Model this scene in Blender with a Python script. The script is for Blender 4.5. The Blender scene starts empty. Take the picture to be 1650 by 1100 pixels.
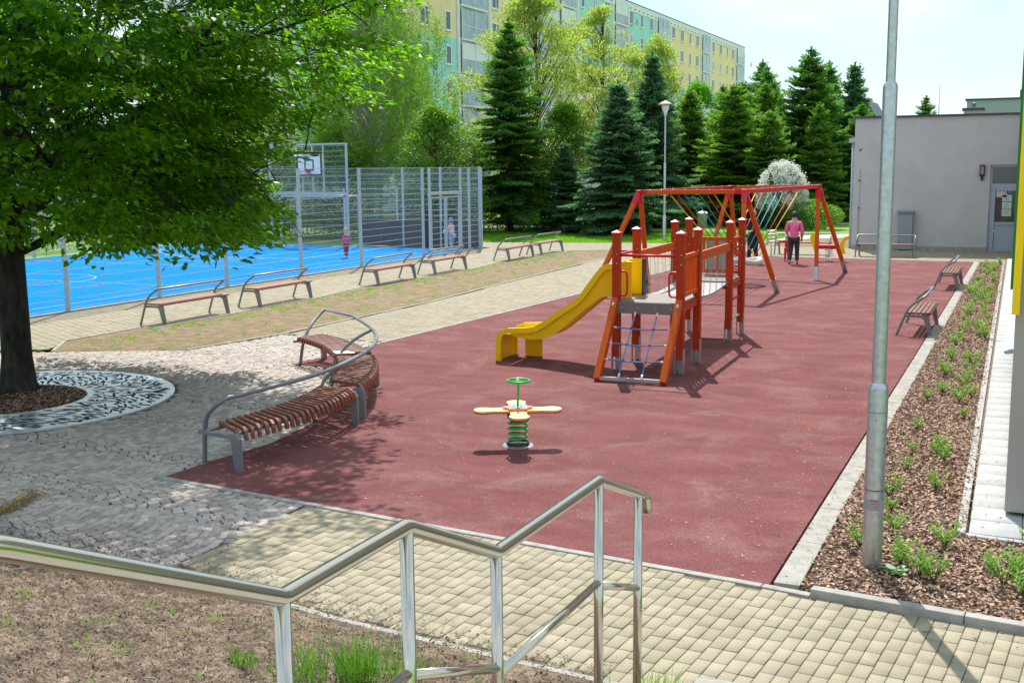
import bpy, math, random
import numpy as np
from mathutils import Vector, Matrix, Euler
random.seed(7); RNG = np.random.default_rng(7)
C = bpy.context.scene
COL = C.collection
R = math.radians
# ---------------------------------------------------------------- camera, sky, sun, exposure
cam_d = bpy.data.cameras.new('camera'); cam = bpy.data.objects.new('camera', cam_d); COL.objects.link(cam)
FPX, YAW, PIT, ROLL = 1826.0, 0.4297, 0.15112, -0.0100
cam_d.sensor_width = 36; cam_d.lens = FPX/1650*36; cam_d.clip_end = 2000; cam_d.clip_start = .05
_f = Vector((-math.sin(YAW)*math.cos(PIT), math.cos(YAW)*math.cos(PIT), -math.sin(PIT)))
_r = Vector((math.cos(YAW), math.sin(YAW), 0)); _u = _r.cross(_f)
_r2 = math.cos(ROLL)*_r + math.sin(ROLL)*_u; _u2 = -math.sin(ROLL)*_r + math.cos(ROLL)*_u
m3 = Matrix((_r2, _u2, -_f)).transposed()
cam.matrix_world = Matrix.Translation((0, 0, 3.05)) @ m3.to_4x4()
C.camera = cam
SUN_EL = R(51.5); SX, SY = -0.404, 0.915
wd = bpy.data.worlds.new('World'); C.world = wd; wd.use_nodes = True
wn = wd.node_tree; wn.nodes.clear()
def N(nt, t, **kw):
    n = nt.nodes.new(t)
    for k, v in kw.items(): setattr(n, k, v)
    return n
out = N(wn, 'ShaderNodeOutputWorld'); bg = N(wn, 'ShaderNodeBackground')
sky = N(wn, 'ShaderNodeTexSky', sky_type='NISHITA', sun_disc=False, sun_elevation=SUN_EL, sun_rotation=math.atan2(SX, SY))
sky.air_density = 1.0; sky.dust_density = .4; sky.ozone_density = 1.0
tc = N(wn, 'ShaderNodeTexCoord'); mp = N(wn, 'ShaderNodeMapping'); mp.inputs['Scale'].default_value = (1.3, 1.3, 4.0)
mp.inputs['Location'].default_value = (1.2, .4, .35)
nz = N(wn, 'ShaderNodeTexNoise'); nz.inputs['Scale'].default_value = 1.7; nz.inputs['Detail'].default_value = 7; nz.inputs['Roughness'].default_value = .56
cr = N(wn, 'ShaderNodeValToRGB'); cr.color_ramp.elements[0].position = .42; cr.color_ramp.elements[1].position = .58
mx = N(wn, 'ShaderNodeMix', data_type='RGBA'); mx.inputs[7].default_value = (4.0, 4.35, 4.5, 1)
ms = N(wn, 'ShaderNodeMath', operation='MULTIPLY'); ms.inputs[1].default_value = 1.0
wn.links.new(tc.outputs['Generated'], mp.inputs[0]); wn.links.new(mp.outputs[0], nz.inputs['Vector'])
wn.links.new(nz.outputs['Fac'], cr.inputs[0]); wn.links.new(cr.outputs[0], ms.inputs[0]); wn.links.new(ms.outputs[0], mx.inputs[0])
hz = N(wn, 'ShaderNodeMix', data_type='RGBA'); hz.inputs[0].default_value = .78; hz.inputs[7].default_value = (2.2, 3.3, 4.15, 1)
wn.links.new(sky.outputs[0], hz.inputs[6]); wn.links.new(hz.outputs[2], mx.inputs[6]); wn.links.new(mx.outputs[2], bg.inputs[0]); wn.links.new(bg.outputs[0], out.inputs[0])
bg.inputs[1].default_value = 0.15
sd = bpy.data.lights.new('sun', 'SUN'); sd.energy = 3.7; sd.angle = R(.53); sd.color = (1, .95, .86)
sun = bpy.data.objects.new('sun', sd); COL.objects.link(sun)
_s = Vector((SX*math.cos(SUN_EL), SY*math.cos(SUN_EL), math.sin(SUN_EL)))
sun.rotation_euler = _s.to_track_quat('Z', 'Y').to_euler()
C.view_settings.view_transform = 'Standard'; C.view_settings.look = 'None'; C.view_settings.gamma = 1
C.view_settings.use_curve_mapping = False; C.view_settings.exposure = 0.74

# ---------------------------------------------------------------- materials
def mat(name, col, rough=.7, metal=0., var=.0, vs=3., bump=0., bs=60., isl=0., spec=.5, col2=None, det=4., streak=None, coat=0., grain=0., gs=240., dust=None):
    """principled; var = noise brightness variation; isl = per island variation; col2 = second colour mixed by noise"""
    m = bpy.data.materials.new(name); m.use_nodes = True; t = m.node_tree; b = t.nodes['Principled BSDF']
    b.inputs['Roughness'].default_value = rough; b.inputs['Metallic'].default_value = metal
    b.inputs['Specular IOR Level'].default_value = spec; b.inputs['Coat Weight'].default_value = coat
    L = t.links.new; co = N(t, 'ShaderNodeTexCoord'); vec = co.outputs['Object']
    if streak:
        mpp = N(t, 'ShaderNodeMapping'); mpp.inputs['Scale'].default_value = streak; L(vec, mpp.inputs[0]); vec = mpp.outputs[0]
    rgb = N(t, 'ShaderNodeRGB'); rgb.outputs[0].default_value = (*col, 1); cur = rgb.outputs[0]
    if var or col2:
        n = N(t, 'ShaderNodeTexNoise'); n.inputs['Scale'].default_value = vs; n.inputs['Detail'].default_value = det; n.inputs['Roughness'].default_value = .62
        L(vec, n.inputs['Vector'])
        if col2:
            rp = N(t, 'ShaderNodeValToRGB'); rp.color_ramp.elements[0].position = .40; rp.color_ramp.elements[1].position = .62
            L(n.outputs['Fac'], rp.inputs[0])
            mm = N(t, 'ShaderNodeMix', data_type='RGBA'); mm.inputs[7].default_value = (*col2, 1); L(rp.outputs[0], mm.inputs[0]); L(cur, mm.inputs[6]); cur = mm.outputs[2]
        if var:
            n2 = N(t, 'ShaderNodeTexNoise'); n2.inputs['Scale'].default_value = vs*2.7; n2.inputs['Detail'].default_value = det; L(vec, n2.inputs['Vector'])
            mr = N(t, 'ShaderNodeMapRange'); mr.inputs[1].default_value = .3; mr.inputs[2].default_value = .7; mr.inputs[3].default_value = 1-var; mr.inputs[4].default_value = 1+var
            L(n2.outputs['Fac'], mr.inputs[0]); vm = N(t, 'ShaderNodeVectorMath', operation='SCALE'); L(cur, vm.inputs[0]); L(mr.outputs[0], vm.inputs['Scale']); cur = vm.outputs[0]
    if isl:
        g = N(t, 'ShaderNodeNewGeometry'); mr = N(t, 'ShaderNodeMapRange'); mr.inputs[3].default_value = 1-isl; mr.inputs[4].default_value = 1+isl
        L(g.outputs['Random Per Island'], mr.inputs[0]); vm = N(t, 'ShaderNodeVectorMath', operation='SCALE'); L(cur, vm.inputs[0]); L(mr.outputs[0], vm.inputs['Scale']); cur = vm.outputs[0]
    if dust:
        n4 = N(t, 'ShaderNodeTexNoise'); n4.inputs['Scale'].default_value = dust[1]; n4.inputs['Detail'].default_value = 10; n4.inputs['Roughness'].default_value = .68; n4.inputs['Distortion'].default_value = .6; L(co.outputs['Object'], n4.inputs['Vector'])
        rp = N(t, 'ShaderNodeValToRGB'); rp.color_ramp.elements[0].position = .50; rp.color_ramp.elements[1].position = .72; rp.color_ramp.elements[1].color = (dust[2],)*3+(1,); L(n4.outputs['Fac'], rp.inputs[0])
        mm = N(t, 'ShaderNodeMix', data_type='RGBA'); mm.inputs[7].default_value = (*dust[0], 1); L(rp.outputs[0], mm.inputs[0]); L(cur, mm.inputs[6]); cur = mm.outputs[2]
    if grain:
        n3 = N(t, 'ShaderNodeTexNoise'); n3.inputs['Scale'].default_value = gs; n3.inputs['Detail'].default_value = 3; L(co.outputs['Object'], n3.inputs['Vector'])
        mr = N(t, 'ShaderNodeMapRange'); mr.inputs[1].default_value = .35; mr.inputs[2].default_value = .65; mr.inputs[3].default_value = 1-grain; mr.inputs[4].default_value = 1+grain
        L(n3.outputs['Fac'], mr.inputs[0]); vm = N(t, 'ShaderNodeVectorMath', operation='SCALE'); L(cur, vm.inputs[0]); L(mr.outputs[0], vm.inputs['Scale']); cur = vm.outputs[0]
    L(cur, b.inputs['Base Color'])
    if bump:
        nb = N(t, 'ShaderNodeTexNoise'); nb.inputs['Scale'].default_value = bs; nb.inputs['Detail'].default_value = 5; L(co.outputs['Object'], nb.inputs['Vector'])
        bp = N(t, 'ShaderNodeBump'); bp.inputs['Strength'].default_value = bump; bp.inputs['Distance'].default_value = .02; L(nb.outputs['Fac'], bp.inputs['Height']); L(bp.outputs[0], b.inputs['Normal'])
    return m
def leafmat(name, c1, c2, trans=.45, rough=.45, tcol=None, spec=.5):
    m = bpy.data.materials.new(name); m.use_nodes = True; t = m.node_tree; b = t.nodes['Principled BSDF']; L = t.links.new
    o = t.nodes['Material Output']; g = N(t, 'ShaderNodeNewGeometry'); mm = N(t, 'ShaderNodeMix', data_type='RGBA')
    mm.inputs[6].default_value = (*c1, 1); mm.inputs[7].default_value = (*c2, 1); L(g.outputs['Random Per Island'], mm.inputs[0])
    L(mm.outputs[2], b.inputs['Base Color']); b.inputs['Roughness'].default_value = rough; b.inputs['Specular IOR Level'].default_value = spec
    tr = N(t, 'ShaderNodeBsdfTranslucent'); mc = N(t, 'ShaderNodeMix', data_type='RGBA', blend_type='MULTIPLY'); mc.inputs[0].default_value = 1
    tk = tcol or (1.9, 2.2, .9); mc.inputs[7].default_value = (*tk, 1); L(mm.outputs[2], mc.inputs[6]); L(mc.outputs[2], tr.inputs[0])
    ms = N(t, 'ShaderNodeMixShader'); ms.inputs[0].default_value = trans; L(b.outputs[0], ms.inputs[1]); L(tr.outputs[0], ms.inputs[2]); L(ms.outputs[0], o.inputs[0])
    return m
def glassmat(name, col=(.03, .04, .045), rough=.06, var=0):
    return mat(name, col, rough, 0, var, .8, spec=.9)
MT = dict(
    lawn=mat('lawn', (.12, .27, .018), .9, var=.3, vs=.35, bump=.8, bs=40, col2=(.19, .31, .03), det=8),
    soil=mat('soil', (.25, .165, .105), .95, var=.3, vs=1.6, bump=1., bs=45, col2=(.19, .15, .065), det=9, grain=.3, gs=25),
    slope=mat('slope_soil', (.125, .088, .062), .95, var=.45, vs=5, bump=1., bs=70, col2=(.24, .175, .125), det=9, grain=.45, gs=60),
    bark_base=mat('bark_bed', (.09, .05, .032), .95, var=.5, vs=20, bump=1., bs=50),
    chip=mat('bark_chip', (.38, .24, .17), .85, isl=.85, var=.2, vs=30),
    rubber=mat('rubber', (.182, .060, .063), .95, spec=.2, var=.12, vs=.8, bump=.5, bs=220, grain=.40, gs=110, dust=((.33, .22, .205), 1.3, .42), col2=(.215, .080, .082), streak=(.7, 1.7, 1), det=9),
    paver=mat('paver', (.34, .30, .22), .9, isl=.09, var=.10, vs=1.2, bump=.2, bs=120, spec=.25, grain=.12, gs=90, dust=((.22, .18, .13), 1.9, .45)),
    joint=mat('joint_sand', (.17, .14, .10), .95, var=.25, vs=12),
    cobble=mat('cobble', (.45, .385, .355), .85, isl=.24, var=.14, vs=5, bump=.5, bs=60),
    cobjoint=mat('cobble_joint', (.07, .055, .048), .95, var=.3, vs=14),
    kerb=mat('kerb', (.35, .335, .31), .85, dust=((.17, .14, .11), 3., .5), var=.18, vs=3, bump=.3, bs=90),
    slab=mat('slab', (.40, .41, .41), .8, isl=.07, var=.08, vs=3),
    court=mat('court', (.001, .20, .53), 1., spec=.03, dust=((.05, .26, .55), .5, .5), var=.06, vs=.6, bump=.2, bs=200),
    line=mat('court_line', (.28, .52, .75), .9, spec=.1),
    steel=mat('stainless', (.60, .55, .48), .16, 1., var=.04, vs=2, streak=(40, 40, 1.5)),
    galv=mat('galvanised', (.50, .53, .55), .38, .85, var=.14, vs=9),
    fence=mat('fence_zinc', (.44, .50, .54), .5, .35, var=.06, vs=6),
    paint=mat('grey_paint', (.21, .23, .25), .38, .25, var=.05, vs=4, coat=.2),
    slat=mat('slat_wood', (.20, .052, .030), .45, isl=.22, var=.18, vs=8, streak=(4, 1, 4), coat=.15),
    slat2=mat('slat_plank', (.36, .135, .095), .5, isl=.12, var=.15, vs=6, coat=.15),
    wood=mat('stained_wood', (.64, .105, .009), .6, isl=.10, var=.16, vs=4, streak=(6, 6, .7), spec=.22),
    wood_shade=mat('stained_wood_shaded', (.46, .046, .006), .6, isl=.08, var=.16, vs=4, streak=(6, 6, .7), spec=.22),  # same stain, shade on posts and deck beams put into the colour
    red=mat('red_metal', (.62, .008, .03), .4, spec=.4),
    yellow=mat('yellow_plastic', (.95, .64, .002), .42, spec=.3, var=.03, vs=3),
    board=mat('deck_board', (.19, .165, .16), .45, var=.1, vs=4),
    rubberblk=mat('bridge_plank', (.36, .36, .38), .6, isl=.1, var=.15, vs=20),
    chain=mat('chain', (.42, .43, .43), .4, .8),
    black=mat('black', (.012, .012, .014), .5),
    white=mat('white', (.8, .8, .8), .5),
    ropeb=mat('rope_blue', (.05, .33, .62), .7), roper=mat('rope_red', (.5, .02, .02), .7),
    ropeg=mat('rope_green', (.01, .30, .19), .7), ropey=mat('rope_yellow', (.78, .40, .02), .7),
    nest=mat('nest', (.62, .60, .54), .85, var=.25, vs=25, bump=.6, bs=60),
    green=mat('green_paint', (.02, .40, .06), .35, coat=.3), greenl=mat('green_plate', (.25, .62, .42), .5),
    cream=mat('cream_board', (.88, .66, .26), .45), pink=mat('pink_board', (.80, .22, .25), .45), redcore=mat('red_edge', (.6, .03, .01), .5),
    orange=mat('orange_edge', (.8, .3, .01), .5),
    plaster=mat('plaster', (.52, .52, .53), .9, var=.04, vs=.8, bump=.3, bs=160, col2=(.545, .54, .545), grain=.05, gs=60, dust=((.42, .42, .43), .35, .35)),
    plaster2=mat('plaster_side', (.40, .36, .33), .9, var=.05, vs=.8),
    cap=mat('roof_cap', (.05, .055, .06), .5), doorc=mat('door_grey', (.38, .43, .52), .45),
    glass=glassmat('glass'), paper=mat('paper', (.62, .78, .70), .7), ink=mat('ink', (.06, .08, .1), .7),
    ayel=mat('facade_yellow', (.88, .69, .42), .9, var=.04, vs=.3), ateal=mat('facade_teal', (.38, .72, .73), .9, var=.04, vs=.3),
    awht=mat('facade_white', (.76, .77, .80), .85, var=.05, vs=.4), agry=mat('facade_base', (.45, .50, .53), .9, var=.05, vs=.3),
    wfr=mat('window_frame', (.82, .82, .82), .5), bglass=mat('balcony_glass', (.30, .38, .44), .25, var=.2, vs=.6, spec=.7), curt=mat('pane_curtain', (.36, .36, .40), .15, spec=.8),
    bark=mat('tree_bark', (.020, .017, .012), .95, var=.4, vs=6, bump=1., bs=18, col2=(.045, .045, .035), streak=(1, 1, .35)),
    barkb=mat('birch_bark', (.35, .34, .31), .9, var=.4, vs=4), trunk=mat('trunk', (.07, .05, .035), .95, var=.3, vs=5),
    grate=mat('grate_steel', (.82, .86, .94), .38, .7, var=.15, vs=2), hole=mat('grate_opening', (.012, .012, .014), .9),
    screen=mat('board_brown', (.055, .04, .045), .7, var=.1, vs=3),
    skin=mat('skin', (.62, .36, .26), .6), hairb=mat('hair_blond', (.55, .38, .20), .7), hairk=mat('hair_dark', (.03, .015, .02), .6),
    cpink=mat('pink_shirt', (.86, .17, .38), .85, var=.08, vs=12), cdark=mat('dark_trousers', (.035, .035, .042), .85, var=.2, vs=12), cblk=mat('black_coat', (.012, .013, .018), .9),
    cred=mat('red_clothes', (.62, .03, .06), .85), cmag=mat('magenta_top', (.75, .03, .22), .85), cdred=mat('dark_red_trousers', (.35, .02, .05), .85),
    clil=mat('pale_pink_shirt', (.75, .55, .66), .85), cgry=mat('grey_trousers', (.38, .45, .55), .85, var=.2, vs=14), cblu=mat('blue_cap', (.08, .27, .5), .8), cwht=mat('white_cloth', (.75, .75, .75), .8),
    debris=mat('debris', (.35, .24, .13), .9, isl=.6), clod=mat('soil_clod', (.20, .145, .10), .95, isl=.75), twig=mat('twig', (.40, .33, .23), .9),
    dgreen=mat('green_trim', (.01, .22, .05), .5), brick=mat('chimney_brick', (.36, .33, .31), .9, var=.1, vs=3), binm=mat('bin_grey', (.33, .36, .38), .6),
    bluel=mat('sill_metal', (.42, .50, .60), .4, .4),
)
LM = dict(
    big=leafmat('leaf_hornbeam', (.024, .095, .004), (.11, .26, .013), .52, .42, (2.9, 2.8, .5), .3),
    spruce=leafmat('needles_green', (.042, .120, .030), (.155, .30, .065), .46, .7, spec=.2),
    blues=leafmat('needles_blue', (.048, .120, .062), (.17, .29, .16), .46, .7, (1.4, 1.8, 1.1), .2),
    yels=leafmat('needles_light', (.070, .160, .026), (.19, .31, .06), .45, .7, spec=.2),
    maple=leafmat('leaf_pale', (.24, .32, .07), (.42, .49, .15), .52, .5, (1.5, 1.6, .8)),
    bright=leafmat('leaf_bright', (.07, .22, .015), (.15, .36, .03), .4, .5),
    birch=leafmat('leaf_birch', (.10, .20, .026), (.22, .33, .07), .48, .5),
    hedge=leafmat('leaf_hedge', (.04, .10, .012), (.10, .20, .025), .25, .5),
    dark=leafmat('leaf_dark', (.055, .13, .016), (.16, .27, .04), .45, .5),  # own leaf green of the low trees and the spreading shrub
    bed=leafmat('leaf_bed', (.10, .26, .04), (.30, .42, .07), .35, .6),
    grass=leafmat('grass_blade', (.11, .28, .015), (.22, .42, .04), .35, .5),
    gdark=leafmat('grass_dark', (.05, .14, .012), (.13, .26, .04), .35, .5),
    white=leafmat('blossom', (.80, .82, .76), (.92, .92, .88), .35, .7, (1, 1, 1)),
    yflow=leafmat('yellow_flower', (.8, .6, .02), (.85, .7, .05), .2, .7, (1, 1, 1)),
)

# ---------------------------------------------------------------- object helpers
def link(o): COL.objects.link(o); return o
def T(name, label, cat, loc=(0, 0, 0), rz=0, group=None):
    o = link(bpy.data.objects.new(name, None)); o.location = loc; o.rotation_euler = (0, 0, rz); o.empty_display_size = .1
    o['label'] = label; o['category'] = cat
    if group: o['group'] = group
    return o
def tag(o, label=None, cat=None, group=None, kind=None):
    if label: o['label'] = label
    if cat: o['category'] = cat
    if group: o['group'] = group
    if kind: o['kind'] = kind
    return o
def kids(o): return [c for c in COL.objects if c.parent == o]
def copy_tree(o, loc, rz=None, label=None, group=None, parent=None):
    c = o.copy(); link(c); c.parent = parent
    if loc is not None: c.location = loc
    if rz is not None: c.rotation_euler = (0, 0, rz)
    if label: c['label'] = label
    if group: c['group'] = group
    for ch in kids(o):
        d = ch.copy(); link(d); d.parent = c
        for g in kids(ch):
            e = g.copy(); link(e); e.parent = d
    return c
def npmesh(name, V, F, mats, parent=None, mi=None, smooth=False, W=False):
    V = np.asarray(V, dtype=np.float32); F = np.asarray(F, dtype=np.int32); k = F.shape[1]
    me = bpy.data.meshes.new(name); me.vertices.add(len(V)); me.vertices.foreach_set('co', V.ravel())
    me.loops.add(F.size); me.loops.foreach_set('vertex_index', F.ravel()); me.polygons.add(len(F))
    me.polygons.foreach_set('loop_start', np.arange(0, F.size, k, dtype=np.int32))
    me.polygons.foreach_set('loop_total', np.full(len(F), k, dtype=np.int32))
    if not isinstance(mats, (list, tuple)): mats = [mats]
    for m in mats: me.materials.append(m)
    if mi is not None: me.polygons.foreach_set('material_index', np.asarray(mi, dtype=np.int32))
    if smooth: me.polygons.foreach_set('use_smooth', np.ones(len(F), dtype=bool))
    me.update(calc_edges=True); me.validate()
    o = link(bpy.data.objects.new(name, me))
    if parent:
        o.parent = parent
        if W: o.location = -Vector(parent.location)
    return o
class MB:
    """collects shapes and builds them as one mesh object"""
    def __init__(s): s.v = []; s.f = []; s.sm = []; s.mi = []; s.m = 0
    def add(s, vs, fs, sm=False):
        b = len(s.v); s.v += [tuple(v) for v in vs]; s.f += [tuple(b+i for i in f) for f in fs]; s.sm += [sm]*len(fs); s.mi += [s.m]*len(fs); return s
    def box(s, c, d, rz=0, rot=None):
        m = rot or Matrix.Rotation(rz, 3, 'Z'); vs = []
        for x in (-1, 1):
            for y in (-1, 1):
                for z in (-1, 1): vs.append(Vector(c)+m@Vector((x*d[0]/2, y*d[1]/2, z*d[2]/2)))
        return s.add(vs, [(0, 1, 3, 2), (4, 6, 7, 5), (0, 4, 5, 1), (2, 3, 7, 6), (0, 2, 6, 4), (1, 5, 7, 3)])
    def beam(s, a, b, w, h, up=(0, 0, 1)):
        a = Vector(a); b = Vector(b); d = (b-a); L = d.length; d.normalize(); up = Vector(up)
        if abs(d.dot(up)) > .98: up = Vector((0, 1, 0))
        x = d.cross(up).normalized(); z = x.cross(d); m = Matrix((x, d, z)).transposed()
        return s.box((a+b)/2, (w, L, h), rot=m)
    def tube(s, P, r, seg=10, close=False, cap=True, smooth=True):
        P = [Vector(p) for p in P]; n = len(P); rr = r if isinstance(r, (list, tuple)) else [r]*n
        up = None; rings = []
        for i in range(n):
            if close: d = P[(i+1) % n]-P[i-1]
            else: d = (P[min(i+1, n-1)]-P[max(i-1, 0)])
            d.normalize()
            if up is None: up = Vector((0, 0, 1)) if abs(d.z) < .9 else Vector((1, 0, 0))
            x = d.cross(up).normalized(); y = x.cross(d).normalized(); up = y
            rings.append([P[i]+(x*math.cos(2*math.pi*k/seg)+y*math.sin(2*math.pi*k/seg))*rr[i] for k in range(seg)])
        vs = [v for q in rings for v in q]; fs = []
        for i in range(n if close else n-1):
            j = (i+1) % n
            for k in range(seg): fs.append((i*seg+k, j*seg+k, j*seg+(k+1) % seg, i*seg+(k+1) % seg))
        s.add(vs, fs, smooth)
        if cap and not close:
            b = len(s.v)-len(vs); s.f += [tuple(b+k for k in range(seg)), tuple(b+(n-1)*seg+seg-1-k for k in range(seg))]; s.sm += [False]*2; s.mi += [s.m]*2
        return s
    def lathe(s, prof, c=(0, 0, 0), seg=16, smooth=True):
        vs = []; fs = []; c = Vector(c)
        for r, z in prof:
            for k in range(seg): a = 2*math.pi*k/seg; vs.append(c+Vector((r*math.cos(a), r*math.sin(a), z)))
        for i in range(len(prof)-1):
            for k in range(seg): fs.append((i*seg+k, i*seg+(k+1) % seg, (i+1)*seg+(k+1) % seg, (i+1)*seg+k))
        return s.add(vs, fs, smooth)
    def poly(s, pts, z0, z1=None):
        n = len(pts); t = [(p[0], p[1], z0 if z1 is None else z1) for p in pts]
        if z1 is None: return s.add(t, [tuple(range(n))])
        b = [(p[0], p[1], z0) for p in pts]
        return s.add(t+b, [tuple(range(n)), tuple(range(2*n-1, n-1, -1))]+[(i, n+i, n+(i+1) % n, (i+1) % n) for i in range(n)])
    def prism(s, pts, a, b, f):
        """pts 2D extruded from a to b; f(p, t) -> 3D"""
        n = len(pts); return s.add([f(p, a) for p in pts]+[f(p, b) for p in pts], [tuple(range(n)), tuple(range(2*n-1, n-1, -1))]+[(i, n+i, n+(i+1) % n, (i+1) % n) for i in range(n)])
    def build(s, name, m, parent=None, bevel=0, W=False):
        me = bpy.data.meshes.new(name); me.from_pydata(s.v, [], s.f)
        for q in (m if isinstance(m, (list, tuple)) else [m]): me.materials.append(q)
        for p, q, mi in zip(me.polygons, s.sm, s.mi): p.use_smooth = q; p.material_index = mi
        import bmesh
        bm = bmesh.new(); bm.from_mesh(me); bmesh.ops.recalc_face_normals(bm, faces=bm.faces); bm.to_mesh(me); bm.free()
        o = link(bpy.data.objects.new(name, me))
        if parent:
            o.parent = parent
            if W: o.location = -Vector(parent.location)
        if bevel:
            md = o.modifiers.new('bevel', 'BEVEL'); md.width = bevel; md.segments = 2; md.limit_method = 'ANGLE'
        return o
def struct(o): o['kind'] = 'structure'; return o
def unit(v): return v/np.maximum(np.linalg.norm(v, axis=1, keepdims=True), 1e-6)
def leaves(name, P, D, Nn, L, Wd, mats, parent=None, mi=None, fold=.18, W=False):
    """one folded diamond leaf (one quad) per point"""
    n = len(P); P = np.asarray(P); D = unit(np.asarray(D)); S = unit(np.cross(D, Nn)); U = np.cross(S, D)
    L = np.broadcast_to(L, (n,))[:, None]; Wd = np.broadcast_to(Wd, (n,))[:, None]
    V = np.stack([P, P+D*L*.42+S*Wd*.5+U*Wd*fold, P+D*L, P+D*L*.42-S*Wd*.5+U*Wd*fold], 1).reshape(-1, 3)
    return npmesh(name, V, np.arange(4*n).reshape(-1, 4), mats, parent, mi, W=W)
def inpoly(x, y, P):
    x = np.asarray(x); y = np.asarray(y); c = np.zeros(x.shape, bool); n = len(P); j = n-1
    for i in range(n):
        xi, yi = P[i]; xj, yj = P[j]
        q = ((yi > y) != (yj > y)) & (x < (xj-xi)*(y-yi)/((yj-yi) or 1e-9)+xi); c ^= q; j = i
    return c
def blocks(name, cx, cy, hx, hy, ang, ztop, m, kind=True, h=.03, inset=.004):
    """many little bevelled stones, numpy"""
    n = len(cx); ca, sa = np.cos(ang), np.sin(ang); V = np.zeros((n, 8, 3))
    for k, (sx, sy) in enumerate(((-1, -1), (1, -1), (1, 1), (-1, 1))):
        for lv in (0, 1):
            dx = sx*(hx-inset*lv); dy = sy*(hy-inset*lv)
            V[:, k+4*lv, 0] = cx+dx*ca-dy*sa; V[:, k+4*lv, 1] = cy+dx*sa+dy*ca; V[:, k+4*lv, 2] = ztop-(inset if lv == 0 else 0)
    V2 = np.concatenate([V, V[:, :4] - np.array([0, 0, h])], 1)
    base = (np.arange(n)*12)[:, None, None]
    f = [(4, 5, 6, 7)]+[(i, (i+1) % 4, 4+(i+1) % 4, 4+i) for i in range(4)]+[(8+i, 8+(i+1) % 4, (i+1) % 4, i) for i in range(4)]
    F = (base+np.array(f)[None]).reshape(-1, 4)
    return npmesh(name, V2.reshape(-1, 3), F, m)

# ---------------------------------------------------------------- the setting
def sheet(name, pts, z, m): return struct(MB().poly(pts, z).build(name, m))
g = MB(); g.poly([(-500, -60), (500, -60), (500, 900), (-500, 900)], -.06); struct(g.build('ground', MT['lawn']))
RUB = [(-7.86, 8.67), (-7.82, 9.3), (-7.71, 10.24), (-7.85, 11.2), (-8.15, 12.1), (-8.7, 13.2), (-9.4, 14.2), (-10.1, 14.75), (-10.62, 14.72), (-10.41, 17.19), (-9.96, 25.6), (-9.75, 32.), (-9.7, 38.9), (-5.32, 38.6), (-1.61, 38.3), (-1.62, 8.05)]
COB = [(-7.8, 8.6), (-7.82, 9.3), (-7.71, 10.24), (-7.85, 11.2), (-8.15, 12.1), (-8.7, 13.2), (-9.4, 14.2), (-10.1, 14.75), (-10.62, 14.72), (-10.45, 17.2), (-11.1, 17.35), (-12.05, 17.5), (-12.76, 17.44), (-12.9, 16.5), (-13.22, 15.4), (-15.3, 14.3), (-19.5, 12.0), (-21, 9), (-20.5, 7.2), (-7.9, 6.68), (-5.98, 6.6), (-5.95, 8.4)]
sheet('cobbled_square', [(p[0], p[1]) for p in COB], -.012, MT['cobjoint'])
# pavers beds
NEAR = [(-5.95, 8.42), (-5.98, 6.6), (-4.2, 6.29), (-2.6, 6.14), (-1.6, 6.05), (.8, 5.9), (8, 5.6), (8, 7.1), (.1, 7.86), (-1.55, 7.98)]
MAINP = [(-10.48, 17.3), (-11.1, 17.4), (-12.05, 17.55), (-12.74, 17.5), (-12.6, 23.2), (-12.8, 27), (-13.2, 37.65), (-13.6, 40.), (-9.85, 40.2), (-9.9, 32), (-10.1, 25.6)]
LEFTP = [(-19.3, 12.5), (-15.6, 14.5), (-16.05, 15.3), (-16.05, 17.3), (-15.75, 17.3), (-15.75, 23), (-16.05, 25.4), (-15.8, 29), (-15.75, 31.5), (-16.1, 34.2), (-15.75, 36.9), (-15.7, 39.2), (-14.4, 40.2), (-19.3, 40.2)]
FARP = [(-24, 40.22), (-9.85, 40.22), (-9.62, 38.98), (2, 38.45), (2, 43.3), (-6.2, 43.6), (-9.2, 43.9), (-13, 44.6), (-24, 42.4)]
for nm, pl in (('near_pavement', NEAR), ('main_path', MAINP), ('fence_path', LEFTP), ('far_pavement', FARP)):
    sheet(nm, pl, -.008, MT['joint'])
def pave(name, poly, ang, z=.0, L=.2, Wb=.1):
    xs = [p[0] for p in poly]; ys = [p[1] for p in poly]; cx, cy = np.mean(xs), np.mean(ys); rad = max(np.hypot(np.array(xs)-cx, np.array(ys)-cy))
    nx = int(rad/Wb)+2; ny = int(rad/L)+2
    I, J = np.meshgrid(np.arange(-nx, nx), np.arange(-ny, ny)); I = I.ravel(); J = J.ravel()
    u = I*Wb; v = (J+((I//2) % 2)*.5)*L
    x = cx+u*math.cos(ang)-v*math.sin(ang); y = cy+u*math.sin(ang)+v*math.cos(ang)
    k = inpoly(x, y, poly); x = x[k]; y = y[k]; n = len(x)
    o = blocks(name, x, y, np.full(n, Wb/2-.0038), np.full(n, L/2-.0038), ang+RNG.normal(0, .006, n), z+RNG.normal(0, .0012, n), MT['paver'], inset=.0022)
    return struct(o)
pave('near_pavement_stones', NEAR, R(-5)); pave('main_path_stones', MAINP, R(1.5)); pave('fence_path_stones', LEFTP, R(0)); pave('far_pavement_stones', FARP, R(-1))
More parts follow.
